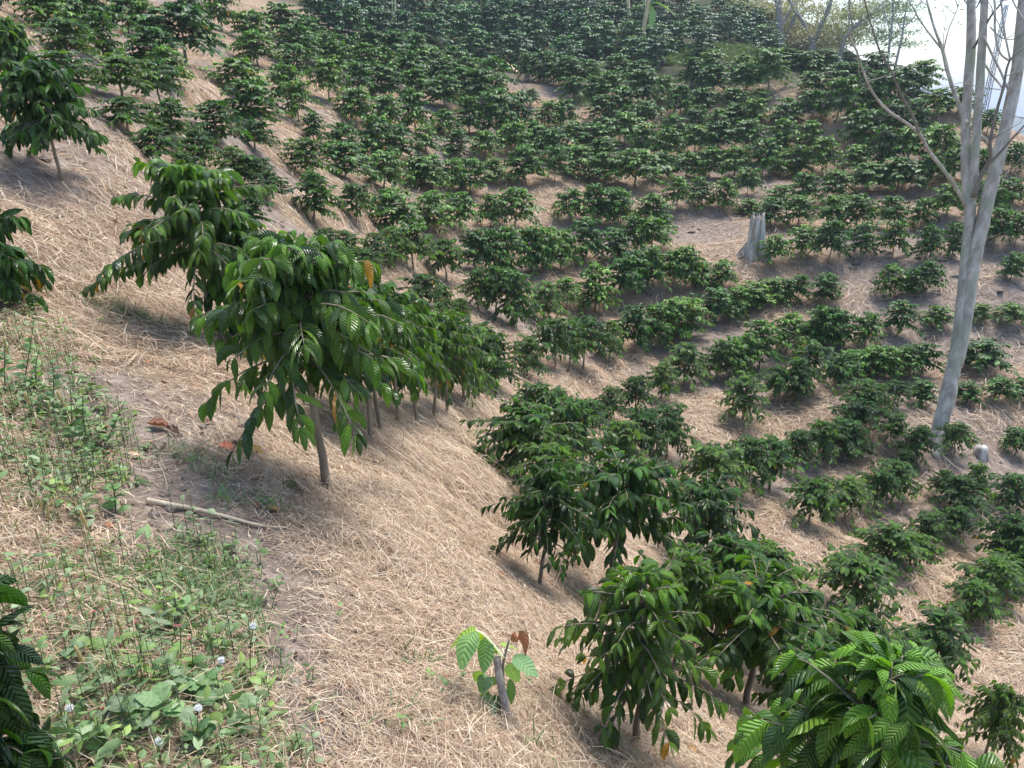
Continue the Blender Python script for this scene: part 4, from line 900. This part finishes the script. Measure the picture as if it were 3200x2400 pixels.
def flower_weed(base_, top_, kind, label, seed, F=None, nl=5):
    rg = np.random.default_rng(seed); b = hit(*base_); F = b[1]*CP-b[2]*SP; z = height(b[0],b[1])[0]
    t_ = at(top_[0], top_[1], F-.06); e = empty('flowering_weed', (b[0],b[1],z)); tag(e, label, 'weed')
    S = MB(); m_ = (np.array([b[0],b[1],z])+t_)/2+rg.normal(0,.01,3); P = smooth_path([[b[0],b[1],z-.01], m_, t_], 4); tube(S, P, np.linspace(.0018,.001,len(P)), 5, C=(.12,.16,.07)); part('stem', S, M_WEED, e)
    B=[];D=[];L=[];W=[]
    for i in range(nl):
        a = i*2.4+seed; u = i/nl*.55; B.append(P[int(u*(len(P)-1))]); D.append((math.cos(a), math.sin(a), rg.uniform(.2,.8))); L.append(.075*(1-u)*rg.uniform(.8,1.2)); W.append(L[-1]*.3)
    n = nl; v,f,u_,c = leaves(np.array(B),np.array(D),np.array(L),np.array(W),np.full(n,.7),rg,7,.2,.12,np.tile((.17,.30,.09),(n,1))*rg.uniform(.8,1.2,(n,1))); S = MB(); S.add(v,f,u_,c); part('foliage', S, M_WEED, e)
    S = MB()
    if kind == 'puff':
        d = rg.normal(0,1,(150,3)); d /= np.linalg.norm(d,axis=1)[:,None]
        v,f,u_,c = leaves(np.tile(t_,(150,1)), d, np.full(150,.010), np.full(150,.0007), np.full(150,.02), rg, 2, 0, 0, np.tile((.85,.85,.85),(150,1))); S.add(v,f,u_,c); part('seed_head', S, M_STRAW, e)
    else:
        tube(S, [t_-[0,0,.011], t_-[0,0,.004], t_], [.0028,.0038,.003], 7, C=(.16,.28,.09)); part('bud', S, M_WEED, e)
        d = rg.normal(0,.5,(30,3)); d[:,2] = 1; v,f,u_,c = leaves(np.tile(t_-[0,0,.002],(30,1)), d, np.full(30,.008), np.full(30,.0012), np.full(30,.3), rg, 2, 0, 0, np.tile((.75,.33,.30),(30,1))); S = MB(); S.add(v,f,u_,c); part('flower', S, M_STRAW, e)
FL = [((1580,1150),(1590,765),'puff','weed with a white seed puff standing alone on the path edge'),((1230,1500),(1245,1280),'puff','weed with a white seed puff above the broad leaves'),((1000,1620),(998,1490),'puff','weed with a low white seed puff near the bottom'),
      ((440,1420),(435,1280),'puff','weed with a small white seed puff beside the close corner bush'),((1380,1150),(1390,980),'puff','weed with a half open white puff left of the lone one'),
      ((860,1000),(855,745),'pink','pink flowered weed, single bloom above the grass'),((1110,1000),(1103,770),'pink','pink flowered weed with the brightest bloom of the middle group'),((1130,1020),(1134,768),'pink','pink flowered weed touching the brightest bloom'),
      ((640,950),(650,670),'pink','pink flowered weed, topmost bloom in the left patch'),((590,950),(588,680),'pink','pink flowered weed, paler bloom beside the topmost one'),((650,1480),(645,1285),'pink','pink flowered weed low beside the broad leaves'),((1190,1080),(1193,850),'pink','small pink flowered weed below the middle group')]
for i,(a,b,k,lab) in enumerate(FL): flower_weed(zz(*a), zz(*b), k, lab, 300+i)
# broad leaved rosettes
def broad(px, py, r_, n_, label, seed, col=(.19,.34,.13)):
    rg = np.random.default_rng(seed); b = hit(px, py); z = height(b[0],b[1])[0]; e = empty('broadleaf_weed', (b[0],b[1],z)); tag(e, label, 'weed')
    r_ *= .62; a = np.arange(n_)*2*math.pi/n_+rg.normal(0,.3,n_)
    B = np.tile([b[0],b[1],z+.01],(n_,1)); B[:,2] += rg.uniform(0,.06,n_); D = np.c_[np.cos(a),np.sin(a),rg.uniform(.3,1.2,n_)]
    v,f,u,c = leaves(B, D, r_*rg.uniform(.7,1.2,n_), r_*rg.uniform(.28,.42,n_), rg.uniform(.3,.8,n_), rg, 7, .15, .12, np.tile(col,(n_,1))*rg.uniform(.8,1.15,(n_,1)), roll=rg.normal(0,.2,n_))
    S = MB(); S.add(v,f,u,c); part('foliage', S, M_WEED, e)
for i,(x,y,r_,n_,lab) in enumerate([(800,1420,.11,7,'broad leaved weed with the largest round leaves near the bottom'),(1060,1420,.09,8,'broad leaved weed right of the largest leaved one'),(1290,1260,.10,6,'broad leaved weed with toothed leaves under the white puff'),
    (1540,1440,.08,6,'broad leaved weed at the right end of the bottom weeds'),(820,1150,.08,6,'broad leaved weed above the largest leaved one'),(1180,690,.06,6,'small broad leaved weed on the cut grass in the middle'),
    (470,1000,.06,7,'grey green broad leaved weed near the close corner bush'),(600,1560,.07,7,'broad leaved weed at the bottom edge on the left'),(1270,1560,.08,7,'broad leaved weed at the bottom edge on the right'),(1160,1250,.07,5,'broad leaved weed between the puff and the largest leaves')]):
    broad(*zz(x,y), r_, n_, lab, 400+i, (.19,.34,.13) if i % 3 else (.22,.33,.17))
# upright seed spikes
rg = np.random.default_rng(21); SPK = []
for (x,y,h_) in [(225,1040,300),(100,1350,260)] : pass
spots = [z4(a,b)+(hh,) for a,b,hh in [(225,1030,62),(325,1080,58),(450,1060,75),(110,760,60),(290,1220,40),(370,1280,45),(470,1240,55),(600,900,25),(700,880,28),(170,690,40),(650,1340,28),(760,1480,40),(780,1600,34),(290,1640,60),(355,1640,50),(500,1590,48),(640,1640,42),(60,1640,40),(150,1300,30)]]
spots += [zz(a,b)+(hh,) for a,b,hh in [(145,220,55),(300,180,70),(70,150,40),(240,230,40),(490,120,60),(600,250,90),(660,400,60),(1070,560,40),(1165,500,45),(790,880,60),(585,1150,95),(505,980,40),(700,1150,60),(1865,1640,45),(2120,1640,35),(1820,1640,35),(800,900,40)]]
proto = None
for i, (x, y, hpx) in enumerate(sorted(spots)):
    b = hit(x, y)
    if b is None: continue
    F = b[1]*CP-b[2]*SP; z = height(b[0],b[1])[0]; H = hpx*F/1596*1.2
    if proto is None:
        S1 = MB(); tube(S1, [(0,0,-.02),(.01,0,.4),(0,.01,.55)], [.012,.010,.01], 5, C=(.16,.2,.08))
        S2 = MB(); tube(S2, [(0,.01,.5),(.005,.01,.6),(0,0,.8),(0,0,.95),(0,0,1)], [.012,.036,.036,.028,.008], 7, C=(.42,.36,.16), lump=.25)
        proto = (S1.mesh('spike_stem'), S2.mesh('spike_head')); proto[0].materials.append(M_WEED); proto[1].materials.append(M_WEED)
    e = empty('seed_spike', (b[0],b[1],z), rg.uniform(0,6)); e.scale = (H,H,H); e.rotation_euler[0] = rg.normal(0,.12); e.rotation_euler[1] = rg.normal(0,.12)
    link('stem', proto[0], None, e); link('spike', proto[1], None, e)
    tag(e, 'thin upright seed spike rising out of the low weeds', 'weed', 'seed spikes standing in the weeds')
# tall leafy weed shoots at the left
def shoot(px, py, ty, label, seed, tx=None):
    rg = np.random.default_rng(seed); b = hit(px, py); F = b[1]*CP-b[2]*SP; z = height(b[0],b[1])[0]; e = empty('leafy_weed', (b[0],b[1],z)); tag(e, label, 'weed')
    t_ = at(px if tx is None else tx, ty, F-.03); S = MB(); P = smooth_path([[b[0],b[1],z-.01],(np.array([b[0],b[1],z])+t_)/2+rg.normal(0,.012,3),t_],5); tube(S, P, np.linspace(.003,.0012,len(P)), 5, C=(.12,.13,.07)); part('stem', S, M_WEED, e)
    n_ = 16; B=[];D=[];L=[]
    for i in range(n_):
        u = .15+.85*i/n_; q = P[int(u*(len(P)-1))]; a = (i//2)*1.57+(i%2)*math.pi+rg.normal(0,.3); B.append(q); D.append((math.cos(a),math.sin(a),.6)); L.append(.05*(1.15-u*.6))
    v,f,u,c = leaves(np.array(B),np.array(D),np.array(L),np.array(L)*.3,np.full(n_,.6),rg,4,.2,.05,np.tile((.15,.27,.09),(n_,1))*rg.uniform(.8,1.3,(n_,1))); S = MB(); S.add(v,f,u,c); part('foliage', S, M_WEED, e)
for i,(x,y,t_,tx,lab) in enumerate([(150,850,395,215,'tallest leafy weed shoot at the upper left of the weeds'),(240,900,560,250,'leafy weed shoot just right of the tallest one'),(440,1160,790,440,'leafy weed shoot at the right edge of the weeds'),(640,1150,900,790,'leafy weed shoot leaning over the path'),(540,1150,870,520,'leafy weed shoot left of the one leaning over the path'),(330,980,640,330,'slim leafy weed shoot behind the seed spikes'),(40,900,520,30,'leafy weed shoot at the left edge below the dry slope'),(720,1600,1430,700,'short leafy weed shoot beside the dry stick end')]):
    px, py = z4(x, y); _, ty = z4(0, t_); shoot(px, py, ty, lab, 500+i, z4(tx,0)[0])
# little green seedlings dotted over the straw
for i,(x,y,lab) in enumerate([(1002,1465,'tiny green seedling left of the cut sapling'),(960,1500,'tiny round leaved seedling on bare soil left of the cut sapling'),(1142,1485,'tiny green seedling right of the cut sapling'),(735,1320,'tiny green seedling beside the path'),(617,1395,'tiny green seedling on the path edge'),(930,1460,'tiny green seedling on straw up the slope from the round leaved one'),(590,1090,'tiny green seedling under the tall lone coffee bush'),(240,1200,'tiny bright green seedling beside the stick'),(870,1590,'tiny green seedling near the bottom centre')]):
    broad(x, y+6, .030, 5, lab, 600+i, (.17,.30,.09))
# ---------------------------------------------------------------- dead leaves
def dead(px, py, Lpx, ang, col, label, seed, wr=.3):
    rg = np.random.default_rng(seed); p = hit(px, py); F = p[1]*CP-p[2]*SP; L_ = Lpx*F/1596*.8; P = []
    for s in (-.5,-.15,.2,.5):
        x, y = p[0]+math.cos(ang)*L_*s, p[1]+math.sin(ang)*L_*s; P.append([x, y, height(x,y)[0]+.012+L_*.22*abs(s)*rg.uniform(.4,1.3)])
    S = MB(); leaf_path(S, P, L_*wr, col, rg.uniform(.4,1.1), .22, 12); o = link('dead_leaf', S.mesh('dead_leaf'), M_DEAD); tag(o, label, 'dead leaf')
BR=(.22,.11,.06); DK=(.11,.055,.035); YE=(.50,.34,.08); TN=(.48,.36,.22); OR=(.45,.20,.09)
DL = [(z4(1000,1090),55,.3,BR,'large curled reddish dead leaf on the path edge'),(z4(1090,1120),40,-.3,DK,'dark dead leaf touching the large reddish one'),(z4(845,1240),32,.2,TN,'pale pink dead leaf lying alone on the path'),(z4(670,1215),28,.1,BR,'brown dead leaf by the right edge of the weeds'),
 (z4(1310,1080),25,1,BR,'brown dead leaf standing up under the low coffee branch'),(z4(1420,1200),50,-.4,OR,'orange brown dead leaf left of the yellow one'),(z4(1610,1235),42,-.2,YE,'yellow brown dead leaf under the tall lone bush'),(z4(1500,1190),40,.2,DK,'dark dead leaf behind the yellow brown one'),
 (z4(1600,1400),28,1.2,BR,'brown dead leaf on edge, left of the lone trunk'),(z4(1830,1440),45,-.5,(.20,.2,.06),'olive dead leaf left of the lone trunk foot'),(z4(1880,1490),38,-.8,BR,'reddish dead leaf just below the olive one'),(z4(2050,1450),34,.9,DK,'dark red dead leaf at the lone trunk foot'),
 (z4(1720,1590),34,.1,YE,'bright yellow fallen leaf by the green seedling'),(z4(1610,1560),24,-.6,OR,'small pinkish dead leaf beside the bright yellow one'),(z4(1920,1100),28,.5,BR,'brown dead leaf behind the lone trunk'),(z4(1130,935),22,.4,BR,'small red dead leaf on upper straw'),
 (z4(480,775),26,0,DK,'dark dead leaf on straw right of the weeds'),(z4(1150,430),36,-.6,DK,'dark dead leaf left of the second trunk foot'),((825,1218),40,-.8,DK,'thin dark dead leaf down the straw slope'),
 ((1080,1242),26,-.7,OR,'orange dead leaf on straw above the sapling'),((1160,1215),30,-.8,BR,'brown dead leaf at the foot of the column bushes'),((1040,1380),18,.2,DK,'small dark leaf on straw left of the sapling'),((2145,2010),1,0,DK,''),
 ((1400,1575),22,.3,OR,'pinkish dead leaf by the bottom centre bush'),((1440,1590),50,-.5,TN,'long ribbed dead leaf right of the bottom centre bush'),((2146,1620),20,-.7,YE,''),((1495,1620),24,-.6,YE,'yellow fallen leaf on the bottom straw')]
for i,((x,y),L_,a,c_,lab) in enumerate(DL):
    if lab: dead(x, y, L_, a, c_, lab, 700+i)
# crumbled leaf litter
def litter():
    rg = np.random.default_rng(31); n = 3600; r = 1.3*(18/1.3)**rg.random(n); a = np.radians(rg.uniform(-48,48,n)); x, y = r*np.sin(a), r*np.cos(a); z = height(x,y)+.006
    d = np.c_[rg.normal(0,1,n),rg.normal(0,1,n),rg.normal(.1,.25,n)]; L_ = rg.uniform(.012,.04,n)*np.clip(r/4,.8,2.2)
    pal = np.array([BR,DK,TN,OR,(.30,.24,.18),(.60,.52,.42)]); C = pal[rg.choice(6,n,p=[.15,.25,.2,.08,.2,.12])]*rg.uniform(.7,1.2,(n,1))
    v,f,u,c = leaves(np.c_[x,y,z], d, L_, L_*rg.uniform(.1,.35,n), rg.uniform(-.2,.3,n), rg, 3, .5, 0, C); G = MB(); G.add(v,f,u,c)
    tag(link('leaf_litter', G.mesh('leaf_litter'), M_DEAD), 'crumbled brown leaf litter scattered in the straw', kind='stuff')
litter()
# soil clods
def clods():
    rg = np.random.default_rng(33); G = MB(); n = 1500; V=[]
    ico = np.array([(0,0,1),(.9,0,.3),(.28,.85,.3),(-.72,.53,.3),(-.72,-.53,.3),(.28,-.85,.3),(.72,.53,-.4),(-.28,.85,-.4),(-.9,0,-.4),(-.28,-.85,-.4),(.72,-.53,-.4)])
    Fq = [(0,1,2,2),(0,2,3,3),(0,3,4,4),(0,4,5,5),(0,5,1,1),(1,6,2,2),(2,7,3,3),(3,8,4,4),(4,9,5,5),(5,10,1,1),(1,10,6,6),(2,6,7,7),(3,7,8,8),(4,8,9,9),(5,9,10,10)]
    bm = []
    for k in range(n):
        if k % 2: s_ = SOIL[rg.integers(len(SOIL))]; x = s_[0]+rg.normal(0,s_[2]*.6); y = s_[1]+rg.normal(0,s_[3]*.6)
        else: r = 1.4*(16/1.4)**rg.random(); a = math.radians(rg.uniform(-48,48)); x, y = r*math.sin(a), r*math.cos(a)
        if y < .8: continue
        V.append((x, y, rg.gamma(2,.004)*max(1,math.hypot(x,y)/4)))
    V = np.array(V); z = height(V[:,0], V[:,1]); P=[];F=[]
    for k,(x,y,s_) in enumerate(V):
        P.append(ico*s_*rg.uniform(.6,1.3,(11,1))*np.array([1,1,.7])+[x,y,z[k]]); F += [[a+k*11 for a in q[:3]] for q in Fq]
    me = bpy.data.meshes.new('clods'); me.from_pydata(np.concatenate(P).tolist(), [], F)
    tag(link('soil_clods', me, bark_mat('soil_clod', (.12,.095,.075), (.26,.21,.17), 40, 1)), 'small dry soil clods strewn on the slope', kind='stuff')
clods()
# ---------------------------------------------------------------- air
def haze():
    me = bpy.data.meshes.new('haze'); bm = bmesh.new(); bmesh.ops.create_cube(bm, size=1)
    for v in bm.verts: v.co = Vector((v.co.x*4200, v.co.y*4200+600, (-90 if v.co.z < 0 else 32)))
    bm.to_mesh(me); bm.free()
    m = bpy.data.materials.new('air'); m.use_nodes = True; t = m.node_tree; t.nodes.clear(); out = t.nodes.new('ShaderNodeOutputMaterial')
    v = t.nodes.new('ShaderNodeVolumePrincipled'); v.inputs['Density'].default_value = HAZE; v.inputs['Color'].default_value = (.78,.88,1,1); v.inputs['Anisotropy'].default_value = .3
    t.links.new(v.outputs[0], out.inputs['Volume']); tag(link('haze', me, m), 'pale bluish haze in the air over the valley', kind='stuff')
HAZE = .0010
haze()
